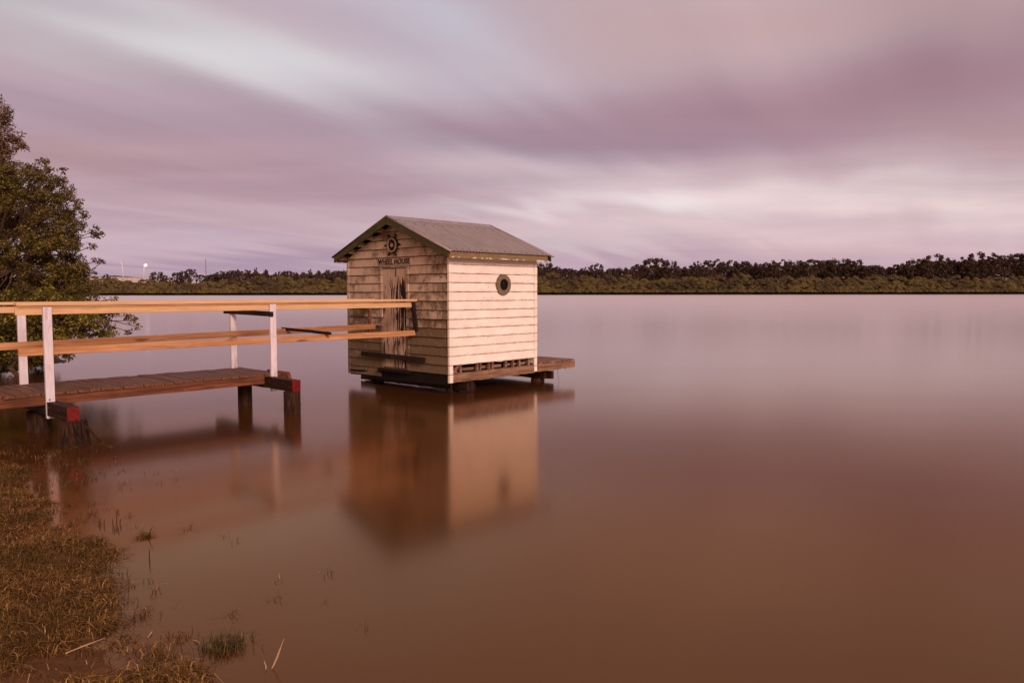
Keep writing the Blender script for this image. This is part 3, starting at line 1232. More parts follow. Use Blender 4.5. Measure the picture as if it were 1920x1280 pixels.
def blades(P, base_z, length, width, rs, lean=0.8):
    n = len(P)
    az = rs.uniform(0, 2 * np.pi, n)
    L = length
    d = np.stack([np.cos(az), np.sin(az)], 1)
    ln = rs.uniform(0.2, 1.0, n) * lean
    side = np.stack([-d[:, 1], d[:, 0], np.zeros(n)], 1) * (width / 2)[:, None]
    b = np.column_stack([P, base_z])
    m = b + np.column_stack([d * (L * ln * 0.45)[:, None], L * 0.55])
    t = b + np.column_stack([d * (L * ln * 1.25)[:, None], L * (0.85 - 0.45 * ln)])
    q1 = np.stack([b - side, b + side, m + side * 0.8, m - side * 0.8], 1)
    q2 = np.stack([m - side * 0.8, m + side * 0.8, t + side * 0.15, t - side * 0.15], 1)
    return q1, q2


def blade_mesh(name, q1, q2, mat):
    n = len(q1)
    V = np.concatenate([q1, q2[:, 2:]], 1)      # 6 verts a blade
    me = bpy.data.meshes.new(name)
    me.vertices.add(n * 6)
    me.vertices.foreach_set('co', V.reshape(-1).astype(np.float32))
    o6 = np.arange(n)[:, None] * 6
    Fc = np.concatenate([o6 + np.array([0, 1, 2, 3]), o6 + np.array([3, 2, 4, 5])], 1).reshape(-1)
    me.loops.add(len(Fc))
    me.loops.foreach_set('vertex_index', Fc.astype(np.int32))
    me.polygons.add(n * 2)
    me.polygons.foreach_set('loop_start', np.arange(0, n * 8, 4, dtype=np.int32))
    me.polygons.foreach_set('loop_total', np.full(n * 2, 4, dtype=np.int32))
    me.materials.append(M[mat])
    me.update(calc_edges=True)
    me.validate()
    o = bpy.data.objects.new(name, me)
    COL.objects.link(o)
    return o


NG = 900000
P = np.column_stack([rs.uniform(-8, 0.5, NG), rs.uniform(1.2, 11, NG)])
d = shore_dist(P)
# keep near ones dense, thin out with distance and outside of view
dist = np.hypot(P[:, 0], P[:, 1])
dens = np.clip(7.0 / np.maximum(dist, 3.0), 0, 1.0)
clump = vnoise(P, 0.30, 5) * 0.6 + vnoise(P, 0.11, 6) * 0.4
bc = on_z(105, 1248)
bare = np.exp(-(((P[:, 0] - bc[0]) / 0.20) ** 2 + ((P[:, 1] - bc[1]) / 0.10) ** 2))
ok = (d > -0.02) & (rs.rand(NG) < dens * np.clip((clump - 0.15) * 3.2, 0.10, 1)) & (rs.rand(NG) > bare * 1.3)
ok &= (P[:, 0] / np.maximum(P[:, 1], 0.1) > -0.95)
G = P[ok]
gz = ground_h(G) - 0.01
L = rs.uniform(0.03, 0.085, len(G)) * (0.7 + 0.7 * clump[ok])
W = rs.uniform(0.003, 0.007, len(G))
q1, q2 = blades(G, gz, L, W, rs, 1.6)
gr = blade_mesh('grass', q1, q2, 'grass_blade')
tag(gr, 'dry brown and olive grass matted over the muddy bank', kind='stuff')
# flooded sprigs: tufts thinning out into the water
NT_ = 14000
P = np.column_stack([rs.uniform(-8.0, 0.4, NT_), rs.uniform(2.0, 10.5, NT_)])
d = shore_dist(P)
pn = vnoise(P, 0.42, 9)
b1, b2, b3 = on_z(370, 1225), on_z(270, 1060), on_z(40, 870)
boost = sum(k * np.exp(-(((P[:, 0] - b[0]) / w_) ** 2 + ((P[:, 1] - b[1]) / h_) ** 2)) for b, w_, h_, k in ((b1, .45, .22, .9), (b2, .5, .5, .6), (b3, 1.1, 1.0, 2.4)))
reach = 0.13 + 0.40 * vnoise(P, 1.1, 11) ** 1.5 + boost
pr = np.exp(np.minimum(d, 0) / reach) * np.clip((pn - 0.42) * 4.0, 0, 1)
ok = (d < 0.03) & (d > -1.3) & (rs.rand(NT_) < pr * 0.9)
T = P[ok]
print('tufts', len(T), 'blades', len(G))
reps = rs.randint(2, 13, len(T))
TP = np.repeat(T, reps, 0) + rs.normal(size=(reps.sum(), 2)) * 0.022
L = rs.uniform(0.03, 0.085, len(TP))
q1, q2 = blades(TP, np.full(len(TP), -0.012), L, rs.uniform(0.002, 0.0045, len(TP)), rs, 1.2)
wg = blade_mesh('flooded_grass', q1, q2, 'wet_grass')
tag(wg, 'thin drowned grass sprigs standing out of the shallow water', kind='stuff')


def tuft(u, v, n, r, ln, label, name='grass_tuft', mat='grass_blade'):
    x, y = on_z(u, v)
    q = np.array([[x, y]]) + rs.normal(size=(n, 2)) * r
    q1, q2 = blades(q, np.full(n, -0.012), rs.uniform(0.5, 1.0, n) * ln, rs.uniform(0.002, 0.0045, n), rs, 0.9)
    o = blade_mesh(name, q1, q2, mat)
    tag(o, label, 'plant')
    return o


tuft(418, 1212, 420, 0.055, 0.10, 'dense green grass tuft standing alone in the muddy water', mat='green_grass')
tuft(272, 1005, 260, 0.03, 0.06, 'small dark grass clump in the water off the bank edge')
tuft(330, 1195, 90, 0.04, 0.07, 'thin brown grass clump between the bank and the dense green tuft')

# dead reed stalk leaning out of the water, and fallen straws
def stalk(name, a, b, r, label, mid=None, cat='reed'):
    mb = MB()
    a, b = Vector(a), Vector(b)
    mpt = a.lerp(b, 0.5) + Vector(mid or (0.006, 0.0, 0.004))
    mb.tube([a, a.lerp(mpt, 0.5), mpt, mpt.lerp(b, 0.5), b], [r, r * 0.95, r * 1.3, r * 0.8, r * 0.3], 6)
    o = mb.build(name, 'straw_stem')
    tag(o, label, cat)
    return o


xa, ya = on_z(500, 1272, -0.05)
stalk('reed_stalk', (xa, ya, -0.05), (xa + 0.075, ya + 0.03, 0.135), 0.0036, 'pale dead reed stalk leaning out of the brown water', cat='reed')
xa, ya = on_z(497, 1262, -0.02)
stalk('reed_stalk', (xa, ya, -0.02), (xa - 0.012, ya + 0.02, 0.035), 0.0022, 'short dead shoot beside the tall leaning reed stalk', cat='reed')
for (u0, v0, u1, v1, lb) in ((277, 1194, 285, 1182, 'short pale straw floating just off the bank edge'), (362, 1200, 374, 1208, 'pale straw floating left of the dense green tuft')):
    a = on_z(u0, v0)
    b = on_z(u1, v1)
    stalk('floating_straw', (a[0], a[1], 0.004), (b[0], b[1], 0.008), 0.0024, lb, cat='straw')
a, b = on_z(122, 1223, 0.10), on_z(196, 1206, 0.10)
stalk('fallen_straw', (a[0], a[1], 0.10), (b[0], b[1], 0.13), 0.0026, 'long pale straw lying over the grass above the mud patch', cat='straw')

# twigs in the shallow water
mb = MB()
for (u, v, h, dx) in ((218, 978, 0.11, 0.012), (212, 985, 0.06, -0.01), (224, 980, 0.04, 0.01), (278, 1008, 0.09, 0.03), (187, 985, 0.05, 0.0), (195, 985, 0.05, 0.0), (280, 1050, 0.09, 0.0)):
    x, y = on_z(u, v)
    mb.tube([(x, y, -0.03), (x + dx * 0.4, y, h * 0.5), (x + dx, y + 0.01, h)], [0.0035, 0.003, 0.0012], 5)
tag(mb.build('drowned_twigs', 'brace_dark'), 'dark bare twigs sticking up from the shallows', kind='stuff')

# ------------------------------------------------------------------ the near trees on the left
def crown_clumps(poly, Y, depth, n, rs, rmin, rmax):
    """Clump centres filling an outline (photograph pixels, at distance Y), thick by depth."""
    W_ = [pt(u, v, Y) for u, v in poly]
    P2 = np.array([(p.x, p.z) for p in W_])
    mn, mx = P2.min(0), P2.max(0)
    out = []
    def inside(q):
        c = False
        j = len(P2) - 1
        for i in range(len(P2)):
            if (P2[i][1] > q[1]) != (P2[j][1] > q[1]) and q[0] < (P2[j][0] - P2[i][0]) * (q[1] - P2[i][1]) / (P2[j][1] - P2[i][1]) + P2[i][0]:
                c = not c
            j = i
        return c
    while len(out) < n:
        q = rs.uniform(mn, mx)
        if inside(q):
            # an egg shaped crown: its far and near sides draw in from the outline
            dy = rs.uniform(-0.5, 0.5) * depth
            k = 1 + (dy / Y if dy > 0 else 0)
            out.append((q[0] * k, Y + dy, CAM_H + (q[1] - CAM_H) * k, rs.uniform(rmin, rmax)))
    return out


def leafy(clumps, per, size, aspect, rs, flat=0.8):
    Cs, Ns = [], []
    for (x, y, z, r) in clumps:
        k = max(20, int(per * (r / 0.3) ** 2))
        d = unit(rs.normal(size=(k, 3)))
        rad = r * rs.uniform(0.2, 1.25, (k, 1)) ** 0.7
        # ragged: pull leaves to a few sprigs
        sp = unit(rs.normal(size=(8, 3)))
        pick = sp[rs.randint(0, 8, k)]
        d = unit(d * 0.5 + pick)
        p = np.array([x, y, z]) + d * rad * np.array([1, 1, flat])
        Cs.append(p)
        Ns.append(d + np.array([0, 0, 0.4]))
    return leaf_quads(np.concatenate(Cs), np.concatenate(Ns), size, aspect, rs, 0.9)


def limb(mb, a, b, r0, r1, rs, seg=6, wob=0.06):
    a, b = Vector(a), Vector(b)
    pts, rd = [], []
    for i in range(seg + 1):
        t = i / seg
        p = a.lerp(b, t) + Vector(rs.normal(size=3)) * wob * math.sin(math.pi * t)
        p.z += 0.10 * math.sin(math.pi * t) * (b - a).length * 0.3
        pts.append(p)
        rd.append(r0 + (r1 - r0) * t)
    mb.tube(pts, rd, 7, jit=0.08)
    return pts


def near_tree(name, label, root, fork, clumps, leafm, per, size, aspect, rs, r0=0.14, nb=16):
    e = empty(name, root)
    tag(e, label, 'tree')
    q = leafy(clumps, per, size, aspect, rs)
    o = np.array(root)
    q = q - o
    cr = quads_mesh('crown', q, leafm, e)
    mb = MB()
    root = Vector(root)
    fork = Vector(fork)
    limb(mb, (0, 0, -0.6), fork - root, r0, r0 * 0.7, rs, 8, 0.05)
    hubs = []
    cs = sorted(clumps, key=lambda c: rs.rand())
    for c in cs[:nb]:
        mid = fork.lerp(Vector(c[:3]), 0.55)
        p = limb(mb, fork - root, mid - root, r0 * 0.45, r0 * 0.26, rs, 5, 0.08)
        hubs.append(mid)
        limb(mb, mid - root, Vector(c[:3]) - root, r0 * 0.26, 0.010, rs, 5, 0.06)
    for c in cs[nb:]:
        v = Vector(c[:3])
        h = min(hubs, key=lambda h_: (h_ - v).length)
        limb(mb, h - root, v - root, 0.022, 0.006, rs, 4, 0.05)
    mb.build('trunk', 'bark', e)
    return e


rt = np.random.RandomState(11)
# the tall brown feathery tree at the frame edge
out_a = [(-330, 190), (-120, 160), (0, 200), (22, 220), (45, 262), (50, 290), (28, 318), (10, 345), (35, 380), (60, 420), (40, 520), (-60, 600), (-330, 600)]
cl = crown_clumps(out_a, 19.6, 2.6, 290, rt, 0.20, 0.38)
for (u, v, r) in ((2, 208, .26), (-20, 190, .3), (16, 228, .22), (28, 255, .24), (38, 278, .18), (10, 300, .3), (-5, 250, .32), (12, 330, .3), (30, 362, .3), (-10, 280, .3), (45, 272, .1), (20, 270, .28)):
    p = pt(u, v, 19.4 + rt.uniform(-0.3, 0.3))
    cl.append((p.x, p.y, p.z, r))
near_tree('river_tree', 'tall brown feathery tree rising highest at the frame edge behind the green one', tuple(pt(-150, 700, 19.6)[:2]) + (0.05,),
          tuple(pt(-130, 520, 19.6)), cl, 'leaf_brown', 520, 0.044, 0.27, rt, 0.17, 16)
# the green tree in front of it
out_b = [(-300, 330), (-60, 300), (30, 325), (62, 312), (75, 318), (98, 322), (110, 345), (130, 358), (118, 385), (150, 405), (152, 425), (178, 440), (160, 470), (164, 495),
         (172, 540), (188, 580), (165, 640), (90, 675), (-300, 690)]
cl = crown_clumps(out_b, 18.0, 2.6, 600, rt, 0.10, 0.31)
for (u, v, r) in ((64, 312, .16), (80, 304, .15), (96, 320, .15), (112, 338, .17), (128, 352, .14), (134, 362, .12), (150, 392, .15), (158, 402, .12), (176, 432, .16), (185, 440, .12),
                  (170, 462, .12), (182, 486, .10), (192, 490, .07), (178, 508, .08), (150, 378, .1), (120, 320, .1), (160, 500, .12), (135, 515, .28), (160, 522, .2), (110, 508, .3), (168, 550, .2), (145, 542, .28), (120, 560, .3), (62, 332, .2), (88, 345, .2), (108, 372, .22), (122, 398, .22), (132, 430, .26), (142, 462, .22), (148, 420, .16), (120, 450, .28), (140, 490, .26), (70, 372, .26), (180, 572, .16), (90, 530, .3)):
    p = pt(u, v, 17.8 + rt.uniform(-0.3, 0.3))
    cl.append((p.x, p.y, p.z, r))
near_tree('river_tree', 'dense green tree overhanging the water behind the jetty rail', tuple(pt(-60, 690, 18.0)[:2]) + (0.0,),
          tuple(pt(-40, 560, 18.0)), cl, 'leaf_green', 640, 0.032, 0.40, rt, 0.15, 22)
# low bush with yellow-green leaves, reaching over the water
out_c = [(-200, 560), (60, 545), (150, 555), (185, 575), (210, 590), (236, 600), (226, 615), (200, 628), (145, 642), (110, 664), (60, 684), (-200, 695)]
cl = crown_clumps(out_c, 16.6, 1.5, 260, rt, 0.14, 0.26)
for (u, v, r) in ((250, 600, .12), (258, 612, .08), (236, 592, .12), (240, 620, .10), (212, 560, .10), (222, 585, .13), (100, 668, .1), (130, 655, .1), (60, 684, .12), (20, 690, .12), (85, 672, .12)):
    p = pt(u, v, 16.5 + rt.uniform(-0.3, 0.3))
    cl.append((p.x, p.y, p.z, r))
e = near_tree('river_bush', 'low yellow green bush reaching over the water under the handrail', tuple(pt(20, 690, 16.6)[:2]) + (0.0,),
              tuple(pt(30, 650, 16.6)), cl, 'leaf_bright', 420, 0.034, 0.48, rt, 0.07, 14)
e['category'] = 'bush'

# ------------------------------------------------------------------ far shore
rf = np.random.RandomState(21)
SY = 518.0


def lump(C, r, k, size, rs, flat=0.8, front=True):
    d = unit(rs.normal(size=(k, 3)))
    d[:, 2] = np.abs(d[:, 2]) * 0.9 + d[:, 2] * 0.1
    if front:
        d[:, 1] = -np.abs(d[:, 1]) * 0.8 + d[:, 1] * 0.2
    d = unit(d)
    p = C + d * r * np.array([1, 1, flat]) * rs.uniform(0.86, 1.06, (k, 1))
    return leaf_quads(p, d * 1.6, size, 0.62, rs, 0.28)


def interp(px, tbl):
    return float(np.interp(px, [a for a, b in tbl], [b for a, b in tbl]))


belt_top = [(-700, 520), (150, 520), (195, 512), (215, 520), (250, 525), (300, 526), (360, 527), (400, 524), (440, 520), (470, 518), (500, 517), (560, 522), (620, 520), (650, 516), (700, 517), (1000, 518),
            (1035, 512), (1060, 518), (1100, 515), (1130, 512), (1165, 518), (1190, 516), (1220, 521), (1250, 519), (1290, 516), (1340, 515), (1400, 517), (1480, 517), (1560, 516), (1600, 518), (1660, 512),
            (1690, 514), (1720, 520), (1770, 518), (1810, 520), (1850, 516), (1920, 516), (2600, 514)]
Q = []
for row, (f, Y0_) in enumerate(((0.30, 0.5), (0.52, 4), (0.74, 9), (0.90, 15), (1.0, 21))):
    u = -600.0 + row * 7
    while u < 2520:
        wpx = rf.uniform((12, 18, 24, 28, 30)[row], (24, 34, 44, 54, 58)[row])
        topv = interp(u + wpx / 2, belt_top) + rf.uniform(-4.0, 3.0)
        Y = SY + Y0_ + rf.uniform(-1.5, 1.5)
        P0 = pt(u + wpx / 2, 548, Y)
        H = pt(u, topv, Y).z * f * rf.uniform(0.88, 1.06)
        rx = wpx / F * Y * 0.5 * 1.12
        hb_ = H * (0.75 if row else 1.0)
        n = int(8 + rx * 1.9)
        for k_ in range(n):
            a1 = rf.uniform(-1, 1)
            el = rf.uniform(0.0, 1.0) ** 0.8 * math.pi / 2
            dx = math.sin(a1 * 1.45) * rx * 0.92
            ring_ = math.sqrt(max(0.0, 1 - (dx / rx) ** 2 * 0.9))
            cr = rf.uniform(1.2, 2.3) * (0.8 + 0.05 * rx)
            zc = H - hb_ * (1 - math.sin(el) * ring_) - cr * 0.6
            zc = max(zc, 1.2 + cr * 0.3)
            dy = -math.cos(el) * ring_ * min(rx, 4) * 0.7
            Q.append(lump(np.array([P0.x + dx, Y + dy + 1.5, zc]), cr, int(26 * cr * cr) + 12, 0.34, rf, 0.75))
        u += wpx * rf.uniform(0.75, 1.05)
Q = np.concatenate(Q)
print('belt faces', len(Q))
belt = quads_mesh('mangrove_thicket', Q, 'mangrove_leaf')
tag(belt, 'olive green mangrove thicket along the far waterline', kind='stuff')
# dark root tangle at the water
mb = MB()
for i in range(420):
    u = -560 + i * 7.3
    p = pt(u, 548, SY + rf.uniform(0.5, 8))
    lean = rf.uniform(-1, 1)
    mb.tube([(p.x, p.y, -0.5), (p.x + lean, p.y, 3 + rf.uniform(0, 3))], [0.16, 0.08], 4, cap=False)
tag(mb.build('mangrove_stems', 'bark'), 'dark stems under the mangrove thicket', kind='stuff')


def far_tree_mesh(kind, seed):
    """Crown and trunk of a tree of unit height (z 0..1), crown half width 0.5 in x."""
    r = np.random.RandomState(seed)
    C = []
    if kind == 'dome':
        for i in range(95):
            a = r.uniform(0, 2 * np.pi)
            h = r.uniform(0.22, 0.97)
            if h > 0.5:
                w = 0.45 * math.sqrt(max(0.0, 1 - ((h - 0.5) / 0.5) ** 2))
            else:
                w = 0.45 * (0.72 + 0.56 * (h - 0.5 + 0.28))
            w *= 1 + 0.13 * math.sin(3 * a + seed) + 0.08 * math.sin(7 * h * 2 + seed)
            q = r.uniform(0.55, 1.0)
            C.append((math.cos(a) * w * q, math.sin(a) * w * q * 0.8, 0.03 + h * 0.94, r.uniform(0.04, 0.075)))
        n, size, mulx = 52, 0.021, 1.0
    elif kind == 'airy':
        for i in range(46):
            a = r.uniform(0, 2 * np.pi)
            q = math.sqrt(r.uniform(0, 1))
            lobe = int(a * 5 / 6.2832) % 3
            top_ = 0.95 - 0.04 * lobe - 0.16 * q * q
            w = 0.45 * q
            C.append((math.cos(a) * w, math.sin(a) * w * 0.8, top_ - r.uniform(0, 1) ** 2 * 0.22, r.uniform(0.035, 0.065)))
        n, size, mulx = 44, 0.020, 1.0
    else:
        for i in range(22):
            h = r.uniform(0.25, 0.96)
            w = 0.42 * (1.05 - h) + 0.03
            a = r.uniform(0, 2 * np.pi)
            C.append((math.cos(a) * w * r.uniform(0.2, 1), math.sin(a) * w, h, r.uniform(0.05, 0.11)))
        n, size, mulx = 70, 0.03, 1.0
    A = []
    for (x, y, z, cr) in C:
        d = unit(r.normal(size=(n, 3)))
        p = np.array([x, y, z]) + d * cr * np.array([1, 1, 0.6 if kind == 'airy' else 0.85]) * r.uniform(0.5, 1.1, (n, 1))
        A.append(leaf_quads(p, d, size, 0.6, r, 0.35))
    A = np.concatenate(A)
    mb = MB()
    fk = 0.35 if kind != 'airy' else 0.45
    mb.tube([(0, 0, -0.3), (0.01, 0, 0.1), (0, 0, fk)], [0.022, 0.018, 0.014], 6)
    if kind != 'cone':
        for (x, y, z, cr) in C[::2]:
            mb.tube([(0, 0, fk - 0.04), (x * 0.5, y * 0.5, fk + (z - fk) * 0.45), (x, y, z)], [0.011, 0.008, 0.003], 5)
    else:
        mb.tube([(0, 0, fk), (0, 0, 0.95)], [0.014, 0.003], 5)
    return A, mb


protos = {}
for kind in ('dome', 'airy', 'cone'):
    for s in range(3):
        A, mb = far_tree_mesh(kind, 40 + s * 7 + len(kind))
        a = quads_mesh('crown', A, 'skyline_leaf')
        t = mb.build('trunk', 'bark')
        protos[(kind, s)] = (a.data, t.data)
        bpy.data.objects.remove(a)
        bpy.data.objects.remove(t)

# skyline trees: pixel x, top y, crown width in pixels, form, look
right = [(1021, 493, 38, 'dome', 'broad dark tree'), (1043, 500, 24, 'dome', 'low round tree'), (1066, 503, 26, 'dome', 'low dark tree'), (1093, 500, 16, 'airy', 'small umbrella shaped tree'),
         (1118, 495, 34, 'dome', 'flat topped dark tree'), (1148, 503, 28, 'dome', 'low dark tree'), (1168, 502, 26, 'dome', 'low dark tree'), (1195, 494, 30, 'airy', 'thin see-through tree'),
         (1226, 484, 48, 'dome', 'big domed tree'), (1258, 490, 28, 'dome', 'narrow dark tree'), (1290, 499, 40, 'dome', 'low spreading tree'), (1306, 490, 24, 'airy', 'thin tall tree'),
         (1333, 485, 40, 'airy', 'tall umbrella crowned tree with bare limbs'), (1367, 489, 46, 'dome', 'broad dark tree'), (1392, 490, 34, 'dome', 'dark rounded tree'), (1411, 493, 28, 'dome', 'low dark tree'),
         (1434, 493, 34, 'dome', 'dark uneven tree'), (1462, 487, 40, 'airy', 'open crowned tree with sky showing through'), (1490, 489, 38, 'dome', 'dark tree'), (1520, 485, 40, 'airy', 'tall open crowned tree'),
         (1548, 488, 34, 'dome', 'dark tree'), (1575, 486, 48, 'dome', 'broad dark tree'), (1604, 488, 46, 'dome', 'broad sloping tree'), (1634, 498, 42, 'dome', 'low grey brown tree'),
         (1662, 502, 30, 'dome', 'lowest tree in the dip of the skyline'), (1686, 495, 36, 'dome', 'dark round tree'), (1702, 492, 18, 'cone', 'small pointed tree'), (1720, 487, 36, 'dome', 'dark tree'),
         (1750, 478, 54, 'dome', 'tall pale brown domed tree'), (1776, 484, 34, 'airy', 'open crowned tree'), (1800, 488, 40, 'dome', 'dark tree'), (1830, 474, 48, 'dome', 'tall dark domed tree'),
         (1861, 475, 42, 'airy', 'tall open tree with sky showing through'), (1886, 476, 34, 'airy', 'tall open tree'), (1907, 474, 32, 'airy', 'tall airy tree'), (1930, 472, 40, 'dome', 'tall dark tree at the frame edge')]
left = [(295, 509, 24, 'dome', 'round dark tree standing alone above the bridge'), (311, 516, 15, 'dome', 'tiny dark tree'), (331, 510, 20, 'dome', 'dark tree'), (343, 508, 22, 'dome', 'round dark tree'),
        (357, 502, 19, 'airy', 'tall airy tree'), (377, 514, 20, 'dome', 'low dark tree behind the mast'), (398, 514, 24, 'dome', 'low dark tree'), (415, 508, 28, 'dome', 'dark tree'),
        (434, 506, 22, 'dome', 'dark tree'), (445, 505, 18, 'cone', 'pointed dark tree'), (462, 506, 34, 'dome', 'broad dark tree'), (480, 503, 15, 'cone', 'narrow pointed tree'),
        (498, 505, 18, 'cone', 'pointed tree on its own'), (523, 509, 22, 'dome', 'dark tree'), (540, 507, 24, 'dome', 'dark tree'), (555, 511, 18, 'cone', 'small pointed tree'),
        (568, 509, 17, 'cone', 'small pointed tree'), (582, 506, 17, 'cone', 'taller pointed tree'), (597, 507, 18, 'cone', 'pointed tree'), (614, 505, 22, 'cone', 'pointed tree'),
        (632, 507, 26, 'dome', 'dark tree'), (648, 507, 26, 'dome', 'dark tree')]
ORD = ['first', 'second', 'third', 'fourth', 'fifth', 'sixth', 'seventh', 'eighth', 'ninth', 'tenth', 'eleventh', 'twelfth', 'thirteenth', 'fourteenth', 'fifteenth', 'sixteenth', 'seventeenth', 'eighteenth',
       'nineteenth', 'twentieth', 'twenty-first', 'twenty-second', 'twenty-third', 'twenty-fourth', 'twenty-fifth', 'twenty-sixth', 'twenty-seventh', 'twenty-eighth', 'twenty-ninth', 'thirtieth',
       'thirty-first', 'thirty-second', 'thirty-third', 'thirty-fourth', 'thirty-fifth', 'thirty-sixth']


def place_tree(u, v, w, kind, label, name, group, i):
    Y = 560 + rf.uniform(0, 22)
    p = pt(u, v, Y)
    h = p.z / 0.98
    wd = w / F * Y * {'dome': 1.5, 'airy': 1.75, 'cone': 1.5}[kind]
    s = i % 3
    root = empty(name, (p.x, Y, 0.4))
    tag(root, label, 'tree', group)
    ry = rf.uniform(-0.5, 0.5)
    root.rotation_euler = (0, 0, ry)
    # crowns stand on hidden trunks: only their upper part clears the thicket
    root.scale = (wd, wd, h)
    for nm, me in zip(('crown', 'trunk'), protos[(kind, s)]):
        c = bpy.data.objects.new(nm, me)
        COL.objects.link(c)
        c.parent = root
    return root


for i, (u, v, w, k, look) in enumerate(right):
    place_tree(u, v, w, k, '%s, %s skyline tree right of the hut' % (look, ORD[i]), 'skyline_tree', 'trees on the skyline right of the hut', i)
for i, (u, v, w, k, look) in enumerate(left):
    place_tree(u, v, w, k, '%s, %s skyline tree from bridge to hut' % (look, ORD[i]), 'skyline_tree', 'trees on the skyline left of the hut', i)
# dark wood filling in behind
Q = []
for a, b, tops in ((395, 700, [(395, 517), (430, 512), (480, 512), (500, 514), (560, 515), (650, 512), (700, 510)]),
                   (960, 2500, [(960, 505), (1030, 503), (1080, 508), (1180, 509), (1230, 500), (1290, 506), (1400, 500), (1500, 498), (1600, 497), (1660, 506), (1700, 500), (1750, 492), (1850, 490), (1930, 488), (2500, 486)])):
    u = a
    while u < b:
        v = interp(u, tops) + rf.uniform(-1, 3)
        for z in range(6):
            Y = 596 + rf.uniform(0, 16)
            p = pt(u + rf.uniform(-5, 5), v - 2 + z * 7, Y)
            r = rf.uniform(2.6, 4.6)
            Q.append(lump(np.array([p.x, Y, p.z - r * 0.8]), r, 150, 0.6, rf))
        u += rf.uniform(4, 6.5)
Q = np.concatenate(Q)
tag(quads_mesh('woodland', Q, 'skyline_leaf'), 'dark woodland filling in behind the skyline trees', kind='stuff')
# belt tree at the far left near the bridge
e = place_tree(200, 513, 15, 'dome', 'round tree above the thicket at the near end of the bridge', 'skyline_tree', None, 1)

# low hill beyond the bridge
mb = MB()
hy = 1100.0
pr = [(-400, 519), (120, 519), (190, 517), (215, 515.5), (235, 517), (252, 518.5), (262, 519.5), (285, 522), (330, 530), (400, 545)]
vs, fs = [], []
for u, v in pr:
    p = pt(u, v, hy)
    vs += [(p.x, hy - 120, 0.0), (p.x, hy, p.z), (p.x, hy + 300, 1.0)]
for i in range(len(pr) - 1):
    a = i * 3
    fs += [(a, a + 3, a + 4, a + 1), (a + 1, a + 4, a + 5, a + 2)]
mb.add(vs, fs)
tag(mb.build('hill', 'far_land', smooth=True), kind='structure')

# bridge: a pale concrete ramp seen over the thicket
by = 640.0
br = empty('road_bridge', (pt(250, 548, by).x, by, 0.4))
tag(br, 'pale lit concrete road bridge ramping down behind the far thicket', 'bridge')
bo = tuple(br.location)
prof = [(-300, 515.5), (100, 517.5), (215, 519), (255, 520), (300, 522), (340, 525.5), (375, 529.5), (400, 533)]
mb, mp, mr = MB(), MB(), MB()
for i in range(len(prof) - 1):
    (u0, v0), (u1, v1) = prof[i], prof[i + 1]
    a, b = pt(u0, v0, by), pt(u1, v1, by)
    mb.beam(Vector((a.x, by + 5, a.z - 2.9)), Vector((b.x, by + 5, b.z - 2.9)), 11.0, 1.9, seg=1)
    mp.beam(Vector((a.x, by, a.z - 0.95)), Vector((b.x, by, b.z - 0.95)), 0.4, 1.9, seg=1)
    mr.beam(Vector((a.x, by, a.z + 0.45)), Vector((b.x, by, b.z + 0.45)), 0.12, 0.14, seg=1)
    n = max(1, int((b.x - a.x) / 4))
    for k in range(n):
        q = a.lerp(b, k / n)
        mr.box(q.x - 0.08, q.x + 0.08, by - 0.05, by + 0.05, q.z - 0.01, q.z + 0.45)
mb.build('bridge_deck', 'concrete', br, off=bo)
mp.build('parapet', 'concrete', br, off=bo)
mr.build('railing', 'pale_metal', br, off=bo)
for u in (-120, 20, 120, 205, 290, 350):
    p = pt(u, 548, by)
    m2 = MB()
    top_ = pt(u, interp(u, prof), by).z - 3.7
    m2.beam((p.x, by + 5, -0.5), (p.x, by + 5, top_), 6.0, 1.4, up=(1, 0, 0), seg=1)
    m2.build('pier', 'concrete', br, off=bo)
gr = [(180, 515), (215, 517)]


def lamp_post(u0, v0, u1, v1, lit, label):
    a, b = pt(u1, v1, by - 0.6), pt(u0, v0, by - 0.6)
    e = empty('street_lamp', a)
    tag(e, label, 'lamp')
    mb = MB()
    d = b - a
    arm = 1.6 if lit else -1.0
    mb.tube([(0, 0, -1), d * 0.5 + Vector((0.25 if lit else 0.5, 0, 0)), d * 0.85 + Vector((0.1, 0, 0)), d * 0.97, d + Vector((arm * 0.3, 0, 0.1)), d + Vector((arm, 0, 0.15))], [0.5, 0.44, 0.4, 0.34, 0.26, 0.2], 8)
    mb.build('pole', 'pale_metal', e, smooth=True)
    mb = MB()
    h = d + Vector((arm, 0, 0.15))
    mb.tube([h + Vector((-0.5, 0, 0.02)), h + Vector((0, 0, 0.10)), h + Vector((0.6, 0, 0.02))], [0.2, 0.34, 0.18], 8)
    mb.build('lamp_head', 'pale_metal', e)
    if lit:
        mb = MB()
        n = 10
        c = h + Vector((0, 0, -0.75))
        mb.tube([c + Vector((0, 0, z)) for z in (-0.8, -0.62, -0.3, 0, 0.3, 0.6)], [0.12, 0.5, 0.74, 0.8, 0.74, 0.4], 12)
        mb.build('lamp_bulb', 'lamp', e, smooth=True)


